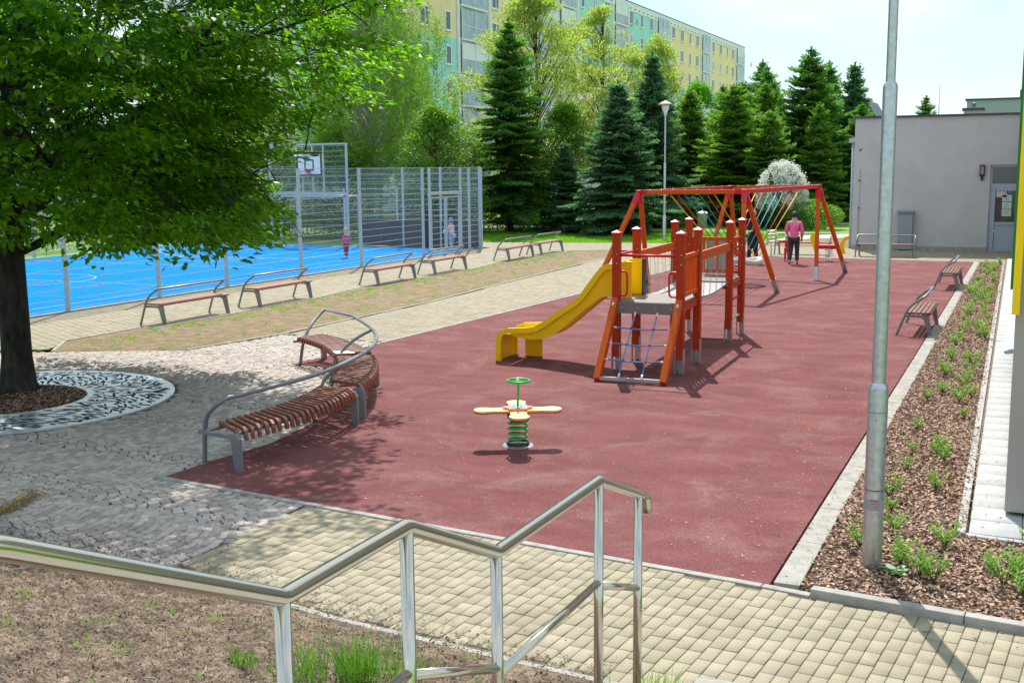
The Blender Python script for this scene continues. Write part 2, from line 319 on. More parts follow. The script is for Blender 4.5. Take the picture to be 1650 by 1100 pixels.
# cobbles in segmental arcs (columns along X, arcs bulging to +X)
xs, ys, an, hw, hl = [], [], [], [], []
W0 = 1.25; Rr = .80; d = .096
for cidx in range(-2, 14):
    y0 = 6.2+cidx*W0-1.0
    half = math.asin(W0/2/Rr)
    for k in range(0, 170):
        xo = -21+k*d+(0.5*d if cidx % 2 else 0)
        n = 13; off = random.random()
        for j in range(n):
            a = -half+2*half*(j+off)/n
            if a > half: continue
            xs.append(xo+Rr*math.cos(a)-Rr+random.gauss(0, .004)); ys.append(y0+Rr*math.sin(a)+random.gauss(0, .003)); an.append(a+random.gauss(0, .05))
            hw.append(d/2-.0075+random.gauss(0, .002)); hl.append(Rr*half/n-.0075+random.gauss(0, .004))
xs, ys, an, hw, hl = map(np.array, (xs, ys, an, hw, hl))
rot = R(-6); X2 = -13+(xs+13)*math.cos(rot)-(ys-11)*math.sin(rot); Y2 = 11+(xs+13)*math.sin(rot)+(ys-11)*math.cos(rot)
k = inpoly(X2, Y2, COB) & (np.hypot(X2+12.6, Y2-10.9) > 2.27)
n = k.sum(); struct(blocks('cobblestones', X2[k], Y2[k], np.abs(hw[k])+.001, np.abs(hl[k])+.002, an[k]+rot, RNG.normal(0, .0015, n), MT['cobble'], inset=.007, h=.02))
# rubber surface, kerbs
struct(MB().poly(RUB, -.05, .006).build('rubber_surface', MT['rubber']))
def kerb(name, pts, w, z, seglen=1.0, m='kerb'):
    """a run of kerb stones, one setting mesh"""
    b = MB()
    for (a, c) in zip(pts[:-1], pts[1:]):
        a = Vector((*a, 0)); c = Vector((*c, 0)); L = (c-a).length; n = max(1, round(L/seglen)); dr = (c-a)/n
        for i in range(n):
            p = a+dr*i; q = a+dr*(i+1)-dr.normalized()*.006
            b.beam(p+Vector((0, 0, z-.1)), q+Vector((0, 0, z-.1)), w, .2)
    return struct(b.build(name, MT[m], bevel=.006))
kerb('kerb_near', [(-7.95, 8.63), (-1.66, 8.0), (-1.30, 7.95)], .075, .012)
kerb('kerb_right', [(-1.50, 8.08), (-1.50, 38.35)], .19, .016)
kerb('kerb_bed', [(-1.30, 7.97), (8, 7.1)], .09, .06)
kerb('kerb_rubber', [(-10.45, 17.2), (-10.02, 25.6), (-9.81, 32.), (-9.76, 38.95)], .07, .014)
kerb('kerb_far', [(-9.76, 39.0), (-1.5, 38.42)], .08, .012)
kerb('kerb_path', [(-13.22, 15.3), (-12.8, 17.4), (-12.66, 23.2), (-12.86, 27), (-13.26, 37.65), (-13.6, 39.3), (-14.4, 40.1), (-15.6, 39.2), (-15.68, 36.9), (-16.0, 34.2), (-15.68, 31.5), (-15.72, 29), (-16.0, 25.4), (-15.68, 23), (-15.68, 17.2), (-16.0, 17.1), (-16.05, 15.3), (-15.3, 14.3)], .06, .018)
kerb('kerb_slab', [(-.40, 9.78), (-.73, 38.2)], .07, .035, m='slab')
kerb('kerb_slab_front', [(-.36, 9.75), (3, 9.5)], .07, .035, m='slab')
kerb('kerb_soil', [(-13, 6.62), (-7.9, 6.62), (-6.0, 6.54), (-4.2, 6.23), (-2.6, 6.08), (-1.62, 6.0)], .06, .012)
kerb('kerb_fence', [(-19.42, 8), (-19.42, 39.6)], .12, .025)
SOIL = [(-16.0, 15.3), (-15.3, 14.3), (-13.22, 15.3), (-12.8, 17.4), (-12.66, 23.2), (-12.86, 27), (-13.26, 37.65), (-13.6, 39.3), (-14.4, 40.1), (-15.6, 39.2), (-15.68, 36.9), (-16.0, 34.2), (-15.68, 31.5), (-15.72, 29), (-16.0, 25.4), (-15.68, 23), (-15.68, 17.2), (-16.0, 17.1)]
sheet('soil_strip', SOIL, .004, MT['soil'])
SOIL2 = [(-9.6, 44.1), (-6.2, 43.8), (-6.2, 52), (-7, 50.5), (-8.5, 49), (-9.8, 47)]
sheet('soil_patch', SOIL2, -.02, MT['soil'])
sheet('lawn_path', [(-11.6, 43.9), (-9.7, 44), (-9.9, 47.2), (-8.6, 49.3), (-7, 50.8), (-6.2, 52.4), (-6.2, 54.6), (-7.4, 53.6), (-9.6, 51.4), (-11.6, 48)], -.03, MT['slab'])
sheet('back_path', [(-60, 40), (-24, 55), (-17, 60.5), (-6, 63), (-6, 64.5), (-17, 62), (-24, 57), (-60, 42)], -.035, MT['slab'])
# bark bed
BED = [(-1.39, 8.02), (3, 7.66), (8, 7.2), (8, 9.3), (-.34, 9.74), (-.44, 12), (-.7, 38.2), (-1.42, 38.35)]
sheet('slab_bed', [(-.34, 9.72), (8, 9.3), (8, 10.4), (.3, 10.4), (-.2, 43.2), (-.8, 38.2)], .006, MT['joint'])
sheet('bark_bed', BED, .012, MT['bark_base'])
# slabs by the side building
n_ = 0; sx_, sy_ = [], []
for j in range(0, 75):
    for i in range(2):
        sx_.append(-.14+i*.41-(j*.4)*.0105); sy_.append(10.0+j*.4)
        if j == 0: pass
for i in range(2, 9): sx_.append(-.12+i*.41); sy_.append(10.0-.015*i)
struct(blocks('side_slabs', np.array(sx_), np.array(sy_), np.full(len(sx_), .202), np.full(len(sx_), .197), np.zeros(len(sx_)), np.full(len(sx_), .03)+RNG.normal(0, .001, len(sx_)), MT['slab'], inset=.003))
# court
sheet('sports_court', [(-33, 8), (-19.45, 8), (-19.45, 39.6), (-33, 39.6)], -.004, MT['court'])
b = MB(); z = .002
for (x0, y0, x1, y1) in [(-32.2, 9, -32.15, 38.9), (-20.6, 9, -20.55, 38.9), (-32.2, 38.85, -20.55, 38.9), (-32.2, 24.0, -20.55, 24.05), (-29.4, 33.0, -23.4, 33.05), (-29.4, 33, -29.35, 38.9), (-23.4, 33, -23.35, 38.9), (-32.2, 29.5, -20.6, 29.55)]: b.poly([(x0, y0), (x1, y0), (x1, y1), (x0, y1)], z)
for cx, cy, rr, a0, a1 in [(-26.4, 24, 1.8, 0, 360), (-26.4, 33, 1.8, 180, 360), (-26.4, 38.8, 6.2, 200, 340)]:
    for k in range(40):
        a = R(a0+(a1-a0)*k/40); c = R(a0+(a1-a0)*(k+1)/40); q = [(cx+r*math.cos(t), cy+r*math.sin(t)) for r, t in ((rr, a), (rr+.05, a), (rr+.05, c), (rr, c))]; b.poly(q, z+.0015)
struct(b.build('court_lines', MT['line']))
# soil slope and stairs beside it (towards the camera)
nx, ny = 620, 330; X = np.concatenate([np.linspace(-14, -6.5, 60), np.linspace(-6.45, -1.68, 560)]); S_ = np.linspace(0, 1, ny)
def edgeY(x): return np.interp(x, [-14, -7.9, -6, -4.2, -2.6, -1.6], [6.62, 6.58, 6.5, 6.19, 6.04, 5.97])
def slopeZ(x, y): t = np.clip(edgeY(x)-y, 0, 9); return np.minimum(.02+t*.26, 1.35)
XX, SS = np.meshgrid(X, S_); YY = edgeY(XX)-SS*5.2; ZZ = slopeZ(XX, YY)
from mathutils import noise as mn
ZZ = ZZ+np.array([[mn.fractal(Vector((x*1.7, y*1.7, 0)), 1, 2, 4)*.035*min(1, s*12)+(mn.fractal(Vector((x*19, y*19, 3)), .7, 2, 4)*.020+max(0, mn.noise(Vector((x*45, y*45, 7))))*.028)*min(1, s*12) for x, y, s in zip(rx, ry, rs)] for rx, ry, rs in zip(XX, YY, SS)])
V = np.stack([XX, YY, ZZ], -1).reshape(-1, 3); I, J = np.meshgrid(np.arange(nx-1), np.arange(ny-1)); q = (J*nx+I).ravel()
struct(npmesh('soil_slope', V, np.stack([q, q+1, q+nx+1, q+nx], 1), MT['slope'], smooth=True))
st = MB(); lv = [(5.75, .15), (5.42, .30), (5.05, .45), (4.49, .58), (3.45, .73), (3.14, .86), (2.83, 1.0), (2.2, 1.0), (1.9, 1.15), (1.5, 1.3)]
prev = 6.0
for (y0, z0) in lv: st.box((-.35, (y0-.0+prev)/2-.0, (z0)/2-.1), (2.2, prev-y0-.002, z0+.2)); prev = y0
st.box((-.35, -.0, .6), (2.2, 3.0, 1.6)); stairs = st.build('stairs', MT['kerb'], bevel=.01); tag(stairs, 'concrete steps running up beside the steel handrail', 'stairs')

# ---------------------------------------------------------------- scattered stuff
def scatter(poly, n):
    xs = [p[0] for p in poly]; ys = [p[1] for p in poly]; x = RNG.uniform(min(xs), max(xs), n*3); y = RNG.uniform(min(ys), max(ys), n*3); k = inpoly(x, y, poly); return x[k][:n], y[k][:n]
def flatbits(name, x, y, z, L, Wd, m, tilt=.35, fold=.1):
    n = len(x); a = RNG.uniform(0, 6.283, n); D = np.stack([np.cos(a), np.sin(a), RNG.normal(0, tilt*.6, n)], 1); Nn = np.stack([RNG.normal(0, tilt, n), RNG.normal(0, tilt, n), np.ones(n)], 1)
    return leaves(name, np.stack([x, y, np.broadcast_to(z, (n,))], 1), D, Nn, L, Wd, m, fold=fold)
bx, by = scatter([(-1.39, 8.05), (3, 7.7), (3, 9.45), (-.36, 9.72), (-.4, 14), (-1.4, 14)], 26000)
bx2, by2 = scatter([(-1.4, 14), (-.44, 14), (-.7, 38.2), (-1.42, 38.3)], 26000)
x = np.concatenate([bx, bx2]); y = np.concatenate([by, by2]); n = len(x)
o = flatbits('bark_mulch', x, y, .016+RNG.uniform(0, .028, n), RNG.uniform(.022, .06, n), RNG.uniform(.012, .026, n), MT['chip'], tilt=.5); tag(o, 'brown bark chips covering the planting bed', 'bark mulch', kind='stuff')
# spilled chips & crumbs on rubber, kerb and pavement
x, y = scatter([(-6, 8.3), (-1.7, 8.1), (-1.7, 20), (-6, 20)], 260); x3, y3 = scatter([(-2.6, 8.2), (-1.66, 8.1), (-1.66, 24), (-2.3, 24)], 420)
x4, y4 = scatter([(-1.6, 8.1), (-1.4, 8.1), (-1.4, 34), (-1.6, 34)], 500); x5, y5 = scatter([(-1.2, 7.9), (6, 7.2), (6, 6.9), (-1.2, 7.6)], 160)
x6, y6 = scatter([(-.35, 10), (-.1, 10), (-.3, 30), (-.6, 30)], 240)
x = np.concatenate([x, x3, x4, x5, x6]); y = np.concatenate([y, y3, y4, y5, y6]); z_ = np.concatenate([np.full(len(x3)+260, .012), np.full(500, .02), np.full(160, .006), np.full(240, .037)])[:len(x)]
n = len(x); tag(flatbits('bark_crumbs', x, y, z_+.003, RNG.uniform(.01, .04, n), RNG.uniform(.008, .018, n), MT['debris'], tilt=.2), 'loose bark crumbs strewn over the kerb and the red surface', 'debris', kind='stuff')
x, y = scatter(RUB, 900); n = len(x); tag(flatbits('blossom_flecks', x, y, .0085, RNG.uniform(.008, .028, n), RNG.uniform(.005, .013, n), mat('fleck', (.42, .42, .34), .9, isl=.5), tilt=.25), 'small pale flecks and crumbs scattered over the red surface', 'debris', kind='stuff')
# soil clods on the slope and crumbs over the near pavement edge
x = RNG.uniform(-10.5, -1.7, 30000); y = edgeY(x)-RNG.uniform(0, 1, 30000)**1.1*4.5; n = len(x)
zz = slopeZ(x, y)+np.array([mn.fractal(Vector((a*1.7, c*1.7, 0)), 1, 2, 4)*.035 for a, c in zip(x, y)])
tag(flatbits('soil_clods', x, y, zz+.006, RNG.uniform(.006, .026, n), RNG.uniform(.006, .018, n), MT['clod'], tilt=.8, fold=.4), 'dry brown soil clods lying on the bare slope', 'soil', kind='stuff')
u = RNG.uniform(-9.5, -2.2, 5200); v = edgeY(u)+.03+RNG.exponential(.16, 5200)*np.interp(u, [-9.5, -7.6, -6.3, -5.6, -3], [.8, 1.2, 1.6, .9, .5]); n = len(u)
tag(flatbits('soil_crumbs', u, v, .008, RNG.uniform(.006, .032, n), RNG.uniform(.005, .018, n), MT['clod'], tilt=.4, fold=.3), 'dark soil crumbs spilled onto the paving edge', 'soil', kind='stuff')
u = RNG.uniform(-.15, 1, 700); v = 7.1+.6*u+RNG.normal(0, .04, 700); u = -8.35-.19*u+RNG.normal(0, .055, 700)*(.5+u)
tag(flatbits('dry_leaf_litter', u, v, .012+RNG.uniform(0, .05, 700), RNG.uniform(.015, .045, 700), RNG.uniform(.01, .022, 700), mat('litter', (.30, .21, .06), .9, isl=.5), tilt=.6), 'small heap of dry yellow-brown leaf litter on the cobbles', 'leaf litter', kind='stuff')
# twigs on the slope
b = MB()
for k in range(26):
    x = random.uniform(-7, -2); y = edgeY(x)-random.uniform(.3, 3); z = float(slopeZ(np.array(x), np.array(y)))+.025; a = random.uniform(0, 3.1); l = random.uniform(.06, .22); b.tube([(x, y, z), (x+l*.5*math.cos(a), y+l*.5*math.sin(a), z+.01), (x+l*math.cos(a+.2), y+l*math.sin(a+.2), z)], .003, 5)
tag(b.build('dry_twigs', MT['twig']), 'pale dry twigs lying on the soil slope', 'twigs', kind='stuff')
# grass
def tuft(cx, cy, cz, n, rad, h):
    a = RNG.uniform(0, 6.28, n); r = rad*np.sqrt(RNG.uniform(0, 1, n)); P = np.stack([cx+r*np.cos(a), cy+r*np.sin(a), np.full(n, cz)], 1)
    D = np.stack([RNG.normal(0, .28, n), RNG.normal(0, .28, n), np.ones(n)], 1); return P, D, np.stack([np.cos(a*3), np.sin(a*3), np.zeros(n)], 1), h*RNG.uniform(.5, 1.1, n)
def grass(name, specs, w, label, kind='stuff', cat='grass', m='grass'):
    A = [tuft(*s) for s in specs]; P, D, Q, H_ = (np.concatenate([a[i] for a in A]) for i in range(4))
    return tag(leaves(name, P, D, Q, H_, w, LM[m], fold=.05), label, cat, kind=kind)
sp = []
for k in range(60):
    x = min(-2.95, random.gauss(-3.16, .13)); y = 4.84+(x+3.2)*.95+random.gauss(0, .13); sp.append((x, y, float(slopeZ(np.array(x), np.array(y))), 11, .06, random.choice([.12, .2, .3, .36])))
for k in range(6): x = -3.75+random.gauss(0, .06); y = 4.60+random.gauss(0, .05); sp.append((x, y, float(slopeZ(np.array(x), np.array(y))), 12, .05, .14))
grass('grass_clump', sp, .0055, 'clump of tall green grass beside the handrail post', m='gdark')
sp = []
for k in range(150):
    x = random.uniform(-8, -1.8); y = float(edgeY(np.array(x)))-random.uniform(.1, 4); sp.append((x, y, float(slopeZ(np.array(x), np.array(y))), 10, .05, .05))
for k in range(7):
    x = random.uniform(-2.1, -1.72); sp.append((x, random.uniform(5.6, 6.0), .05, 12, .06, .16))
grass('slope_weeds', sp, .006, 'sparse weed seedlings on the bare soil slope')
sp = []
for k in range(420):
    i = random.random()
    if i < .55: x = -15.55+abs(random.gauss(0, .35)); y = random.uniform(15.2, 39)
    elif i < .7: x = -12.9-abs(random.gauss(0, .25)); y = random.uniform(17, 37)
    else: x = random.uniform(-15.5, -13.3); y = random.uniform(15, 39)
    if inpoly(np.array([x]), np.array([y]), SOIL)[0]: sp.append((x, y, .005, 14, random.uniform(.04, .14), random.uniform(.03, .07)))
grass('strip_weeds', sp, .012, 'thin patchy grass growing on the bare soil strip')
x, y = scatter([(-24, 43.2), (-13, 44.9), (-10, 46), (-9.5, 52), (-24, 55)], 52000); n = len(x)
tag(leaves('lawn_grass', np.stack([x, y, np.full(n, -.06)], 1), np.stack([RNG.normal(0, .35, n), RNG.normal(0, .35, n), np.ones(n)], 1), RNG.normal(0, 1, (n, 3)), RNG.uniform(.05, .13, n), .03, LM['grass']), 'short bright green grass of the lawn beyond the path', 'grass', kind='stuff')
# ================================================================ benches
def arc(p, q, r, n=5): return [Vector(p).lerp(Vector(q), i/n) for i in range(n+1)]
def smooth(P, it=2):
    P = [Vector(p) for p in P]
    for _ in range(it):
        Q = [P[0]]
        for a, b in zip(P[:-1], P[1:]): Q += [a.lerp(b, .25), a.lerp(b, .75)]
        P = Q+[P[-1]]
    return P
def leg_plate(b, x0, xt, y, w=.055):
    """wide painted front leg, top at xt, foot at x0"""
    b.prism([(xt-.10, .36), (xt+.02, .405), (xt+.075, .36), (x0+.035, 0), (x0-.03, 0), (xt-.02, .31)], y-w/2, y+w/2, lambda p, t: (p[0], t, p[1]))
def make_bench(L, label, loc, rz=0, group=None, wood='slat2'):
    t = T('park_bench', label, 'bench', loc, rz, group)
    for y in (.06, L-.06):
        b = MB(); leg_plate(b, .57, .47, y); b.prism([(.12, .335), (.12, .375), (.50, .375), (.50, .335)], y-.025, y+.025, lambda p, q: (p[0], q, p[1])); b.build('leg', MT['paint'], t, bevel=.004)
    b = MB()
    def side(y): return smooth([(0, y, 0), (.13, y, .36), (.19, y, .50), (.30, y, .61), (.44, y, .70)], 2)
    b.tube(side(.0)+[Vector((.47, .03, .72)), Vector((.47, L-.03, .72))]+side(L)[::-1], .024, 10)
    b.build('back_rail', MT['paint'], t)
    n = 5; w = .40/n
    for i in range(n):
        b = MB(); x0 = .165+i*w
        if i == n-1: b.prism([(x0, .38), (x0+w*.8, .38), (x0+w+.015, .395), (x0+w+.02, .415), (x0+w, .43), (x0+w*.7, .435), (x0, .435)], .0, L, lambda p, q: (p[0], q, p[1]))
        else: b.box((x0+w/2-.006, L/2, .415), (w-.018, L, .035))
        b.build('seat_slat', MT[wood], t, bevel=.004)
    return t
lab = ['nearest bench of the row by the court fence, closest to the tree', 'second bench from the tree in the row by the court fence', 'third bench from the tree by the court fence, behind the curved bench',
       'fourth bench from the tree, in front of the fence gate', 'fifth bench from the tree, just right of the fence corner', 'farthest bench of the fence row, beside the lawn']
g1 = 'benches in a row between the court fence and the soil strip'
b0 = make_bench(2.12, lab[0], (-16.42, 17.68, 0), 0, g1)
for i, y in enumerate((20.8, 25.95, 29.15, 34.4, 37.15)):
    copy_tree(b0, (-16.4-.02*(i > 2), y, 0), 0, lab[i+1], g1)
br = make_bench(1.75, 'bench on the red surface beside the bark bed, behind the thick steel pole', (-2.13, 21.35, 0), 0, 'benches along the bark bed', 'slat')
copy_tree(br, (-2.13, 29.57, 0), 0, 'smaller looking farther bench on the red surface at the end of the bark bed', 'benches along the bark bed')
bw = make_bench(1.86, 'bench at the far edge of the red surface, in front of the grey wall', (-3.50, 39.5, 0), R(90), 'benches facing the red surface from its far edge', 'slat')
copy_tree(bw, (-6.27, 39.8, 0), R(90), 'bench at the far edge of the red surface, behind the person in pink', 'benches facing the red surface from its far edge')

# curved bench: three seats on an arc, rail over the inner side
cb = T('curved_bench', 'curved steel bench with three slatted seats between cobbles and red surface', 'bench', (-7.9, 9.3, 0))
cc = Vector((-13.3, 10.2, 0))
FR = [(-7.30, 9.10), (-7.20, 9.75), (-7.18, 10.4), (-7.28, 11.15), (-7.42, 11.62), (-7.68, 12.4), (-8.02, 13.05), (-8.45, 13.75), (-8.9, 14.25), (-9.55, 14.85), (-10.2, 15.25), (-10.45, 15.35)]
def curve(pts, n):
    P = smooth([(*p, 0) for p in pts], 3); d = [0]
    for a, b_ in zip(P[:-1], P[1:]): d.append(d[-1]+(b_-a).length)
    out = []
    for i in range(n+1):
        s = d[-1]*i/n; j = max(k for k in range(len(d)) if d[k] <= s+1e-9); j = min(j, len(P)-2); out.append(P[j].lerp(P[j+1], (s-d[j])/max(d[j+1]-d[j], 1e-6)))
    return out, d[-1]
def seat(a, b_, nS, g0, g1):
    """one slatted seat of the curved bench: transverse slats with rounded nose over the front"""
    P, L = curve(FR, 400); i0 = int(a*400); i1 = int(b_*400)
    for k in range(nS):
        i = i0+(i1-i0)*(k+.5)/nS; p = P[int(i)]; q = P[min(int(i)+3, 400)]; ga = R(g0+(g1-g0)*(k+.5)/nS); tn = Vector((-math.sin(ga), math.cos(ga), 0)); nr = Vector((-tn.y, tn.x, 0))
        w = .037; dep = .56; s = MB()
        s.prism([(-.0, .33), (.012, .30), (.038, .305), (.036, .36), (.018, .405), (-.03, .436), (-dep+.03, .436), (-dep, .415), (-dep-.005, .37), (-dep+.02, .35), (-dep+.05, .395), (-.05, .395), (-.02, .385)], -w/2, w/2, lambda c, t_: p-nr*-c[0]*-1+tn*t_+Vector((0, 0, c[1])))
        s.build('seat_slat', MT['slat'], cb, bevel=.004, W=True)
    f = MB()
    for off in (.06, .44): f.tube([P[i]+Vector((P[i]-P[i]))+(Vector((-(P[min(i+3, 400)]-P[i-3 if i > 3 else 0]).normalized().y, (P[min(i+3, 400)]-P[i-3 if i > 3 else 0]).normalized().x, 0))*off)+Vector((0, 0, .375)) for i in range(i0, i1, 6)], .018, 8)
    f.build('seat_frame', MT['paint'], cb, W=True)
    for i in (i0+1, i1-1):
        p = P[i]; q = P[min(i+3, 400)]; o_ = P[max(i-3, 0)]; tn = (q-o_).normalized(); nr = Vector((-tn.y, tn.x, 0)); l = MB(); sg = 1
        l.prism([(.10, .36), (-.02, .405), (-.05, .34), (-.06, 0), (.01, 0), (.05, .31)], -.032, .032, lambda c, t_: p+nr*c[0]+tn*t_+Vector((0, 0, c[1])))
        l.prism([(.05, .335), (.05, .375), (.55, .375), (.55, .335)], -.02, .02, lambda c, t_: p+nr*c[0]+tn*t_+Vector((0, 0, c[1])))
        l.build('leg', MT['paint'], cb, bevel=.004, W=True)
        if (a, i) != (0.0, i0+1) and (b_, i) != (1.0, i1-1):
            l = MB(); l.tube([p+nr*.62, p+nr*.53+Vector((0, 0, .38))], .022, 8); l.build('leg', MT['paint'], cb, W=True)
seat(0.0, .322, 24, -34, -8); seat(.360, .662, 22, -16, 32); seat(.695, 1.0, 20, 46, 76)
rail = [(-7.88, 9.31, 0), (-7.85, 9.30, .36), (-7.80, 9.28, .52), (-7.68, 9.26, .62), (-7.53, 9.25, .72), (-7.40, 9.95, .74), (-7.36, 10.7, .74), (-7.52, 11.65, .74), (-7.80, 12.6, .74), (-8.20, 13.4, .74), (-8.73, 14.15, .74), (-9.1, 14.55, .75), (-9.75, 15.2, .76), (-10.63, 15.72, .77), (-10.64, 15.5, .66), (-10.6, 15.2, .52), (-10.55, 14.95, .3), (-10.5, 14.8, 0)]
b = MB(); b.tube(smooth(rail[:4], 2)+smooth(rail[4:13], 2)+[Vector(rail[13])]+smooth(rail[13:], 2)[1:], .026, 12); b.build('back_rail', MT['paint'], cb, W=True)
b = MB(); b.tube(smooth([(-8.73, 14.15, .74), (-8.95, 13.95, .60), (-9.02, 13.72, .45), (-9.02, 13.68, .30)], 2), .022, 8); b.build('rail_support', MT['paint'], cb, W=True); b = MB(); b.tube(smooth([(-7.60, 11.7, .74), (-7.82, 11.70, .58), (-7.96, 11.66, .45), (-8.0, 11.5, .0)], 2), .022, 8); b.build('rail_support', MT['paint'], cb, W=True)

# ================================================================ spring toy with four seats
sp_ = T('spring_seesaw', 'spring toy with four cream petal seats and a green steering wheel', 'spring toy', (-5.08, 11.22, 0))
b = MB(); b.tube([(.105*math.cos(t), .105*math.sin(t), .05+.30*t/(2*math.pi*5)) for t in np.linspace(0, 2*math.pi*5, 130)], .014, 8); b.build('spring', MT['green'], sp_)
b = MB(); b.lathe([(0, .012), (.17, .012), (.175, .006)], seg=28); b.build('base_plate', MT['galv'], sp_)
b = MB(); b.lathe([(.12, .02), (.135, .03), (.12, .045), (.10, .04)], seg=24); b.tube([(.11*math.cos(t), .11*math.sin(t), .35) for t in np.linspace(0, 6.2, 24)], .012, 6); b.build('spring_clamp', MT['black'], sp_)
pts = []
for k in range(320):
    a = 2*math.pi*k/320; q = (a+math.pi/4) % (math.pi/2)-math.pi/4
    r = .15+.22*max(0, math.cos(q*2))**2.6
    if abs(q) < .36:
        # petal end: circle of radius .105 centred at .355
        dq = .375*math.sin(abs(q))
        if dq < .112: r = max(r, .375*math.cos(q)+math.sqrt(.112**2-dq**2))
    pts.append((r*math.cos(a), r*math.sin(a)))
b = MB(); b.poly(pts, .40, .418); b.build('seat', MT['cream'], sp_)
b = MB(); b.poly([(x*1.006, y*1.006) for x, y in pts], .384, .399); b.build('seat_core', MT['redcore'], sp_)
fl = [((.145+.022*math.cos(6*t))*math.cos(t), (.145+.022*math.cos(6*t))*math.sin(t)) for t in np.linspace(0, 2*math.pi, 72, endpoint=False)]
b = MB(); b.poly(fl, .419, .434); b.build('flower_edge', MT['orange'], sp_)
b = MB(); b.poly([(x*.995, y*.995) for x, y in fl], .435, .444); b.build('flower', MT['pink'], sp_)
b = MB(); b.lathe([(0, .452), (.075, .452), (.08, .445)], seg=24)
for k in range(4): a = k*math.pi/2+.6; b.lathe([(0, .462), (.009, .461), (.010, .452)], (.055*math.cos(a), .055*math.sin(a), 0), 8)
b.build('hub_plate', MT['greenl'], sp_)
b = MB(); b.tube([(0, 0, .45), (.012, 0, .73)], .014, 10); b.build('steering_column', MT['green'], sp_)
b = MB(); b.tube([(.012+.125*math.cos(t), .125*math.sin(t), .735) for t in np.linspace(0, 2*math.pi, 40, endpoint=False)], .014, 8, close=True); b.tube([(-.11, -.03, .735), (.135, .03, .735)], .011, 8); b.tube([(.012, 0, .735), (.0, .12, .735)], .011, 8); b.build('steering_wheel', MT['green'], sp_)
sp_.rotation_euler = (0, 0, R(27))
# far spring rider
sr = T('spring_rider', 'small red spring rider with yellow ends behind the swing leg', 'spring toy', (-5.9, 37.4, 0), R(8))
b = MB(); b.tube([(.11*math.cos(t), .11*math.sin(t), .04+.36*t/(2*math.pi*5)) for t in np.linspace(0, 2*math.pi*5, 110)], .016, 6); b.build('spring', MT['white'], sr)
b = MB(); b.box((0, 0, .47), (.75, .24, .13)); b.build('seat', MT['red'], sr, bevel=.02)
for sgn, nm in ((-1, 'head_panel'), (1, 'tail_panel')):
    P2 = [(.36, .38), (.46, .34), (.50, .52), (.60, .78), (.50, .95), (.42, .80), (.34, .60)] if sgn < 0 else [(.32, .45), (.42, .25), (.52, .28), (.46, .5), (.50, .66), (.62, .74), (.60, .82), (.46, .78), (.36, .62)]
    for y in (-.13, .13):
        b = MB(); b.prism([(sgn*p[0], p[1]) for p in P2], y-.012, y+.012, lambda p, t: (p[0], t, p[1])); b.build(nm, MT['yellow'], sr)
b = MB(); b.tube([(-.35, -.2, .72), (-.35, .2, .72)], .014, 8); b.build('handle', MT['red'], sr)

# ================================================================ climbing structure with slide and chain bridge
pl = T('climbing_frame', 'orange wooden climbing frame with deck, chain bridge and rope ladder', 'climbing frame', (-5.13, 16.07, 0), R(1.9))
HX = .49
YS = [0.0, 1.05, 3.42, 4.46]
for ix, sx in enumerate((-1, 1)):
    for y in YS:
        b = MB(); b.box((sx*HX, y, 1.15), (.115, .115, 1.84)); po = b.build('post', MT['wood_shade'], pl, bevel=.006)
        b = MB(); b.box((sx*HX, y, 2.085), (.135, .135, .03)); b.add([(sx*HX-.0675, y-.0675, 2.1), (sx*HX+.0675, y-.0675, 2.1), (sx*HX+.0675, y+.0675, 2.1), (sx*HX-.0675, y+.0675, 2.1), (sx*HX, y, 2.135)], [(0, 1, 4), (1, 2, 4), (2, 3, 4), (3, 0, 4)]); b.build('post_cap', MT['red'], po)
        b = MB(); b.box((sx*HX+.062, y-.01, .19), (.012, .08, .40)); b.box((sx*HX-.062, y-.01, .19), (.012, .08, .40)); b.box((sx*HX, y+.062, .14), (.07, .012, .3)); b.build('post_foot', MT['galv'], po)
def deck(y0, y1, z):
    b = MB(); b.box((0, (y0+y1)/2, z), (.98, y1-y0+.04, .035)); b.build('deck', MT['board'], pl, bevel=.003)
    for y in (y0+.08, y1-.08): b = MB(); b.box((0, y, z-.075), (.86, .045, .11)); b.build('deck_beam', MT['wood_shade'], pl)
    for x in (-.5+.045, .5-.045): b = MB(); b.box((x+.03*(1 if x > 0 else -1), (y0+y1)/2, z-.075), (.045, y1-y0-.12, .11)); b.build('deck_beam', MT['wood_shade'], pl)
deck(-.04, 1.08, 1.06); deck(3.38, 4.50, 1.06)
b = MB(); b.box((0, -.085, .985), (.90, .022, .17)); b.build('front_board', MT['board'], pl, bevel=.002)
b = MB()
for x in (-.38, -.13, .13, .38): b.lathe([(0, .006), (.010, .005), (.012, 0)], (x, -.1, .985), 8)
b.build('bolts', MT['white'], pl)
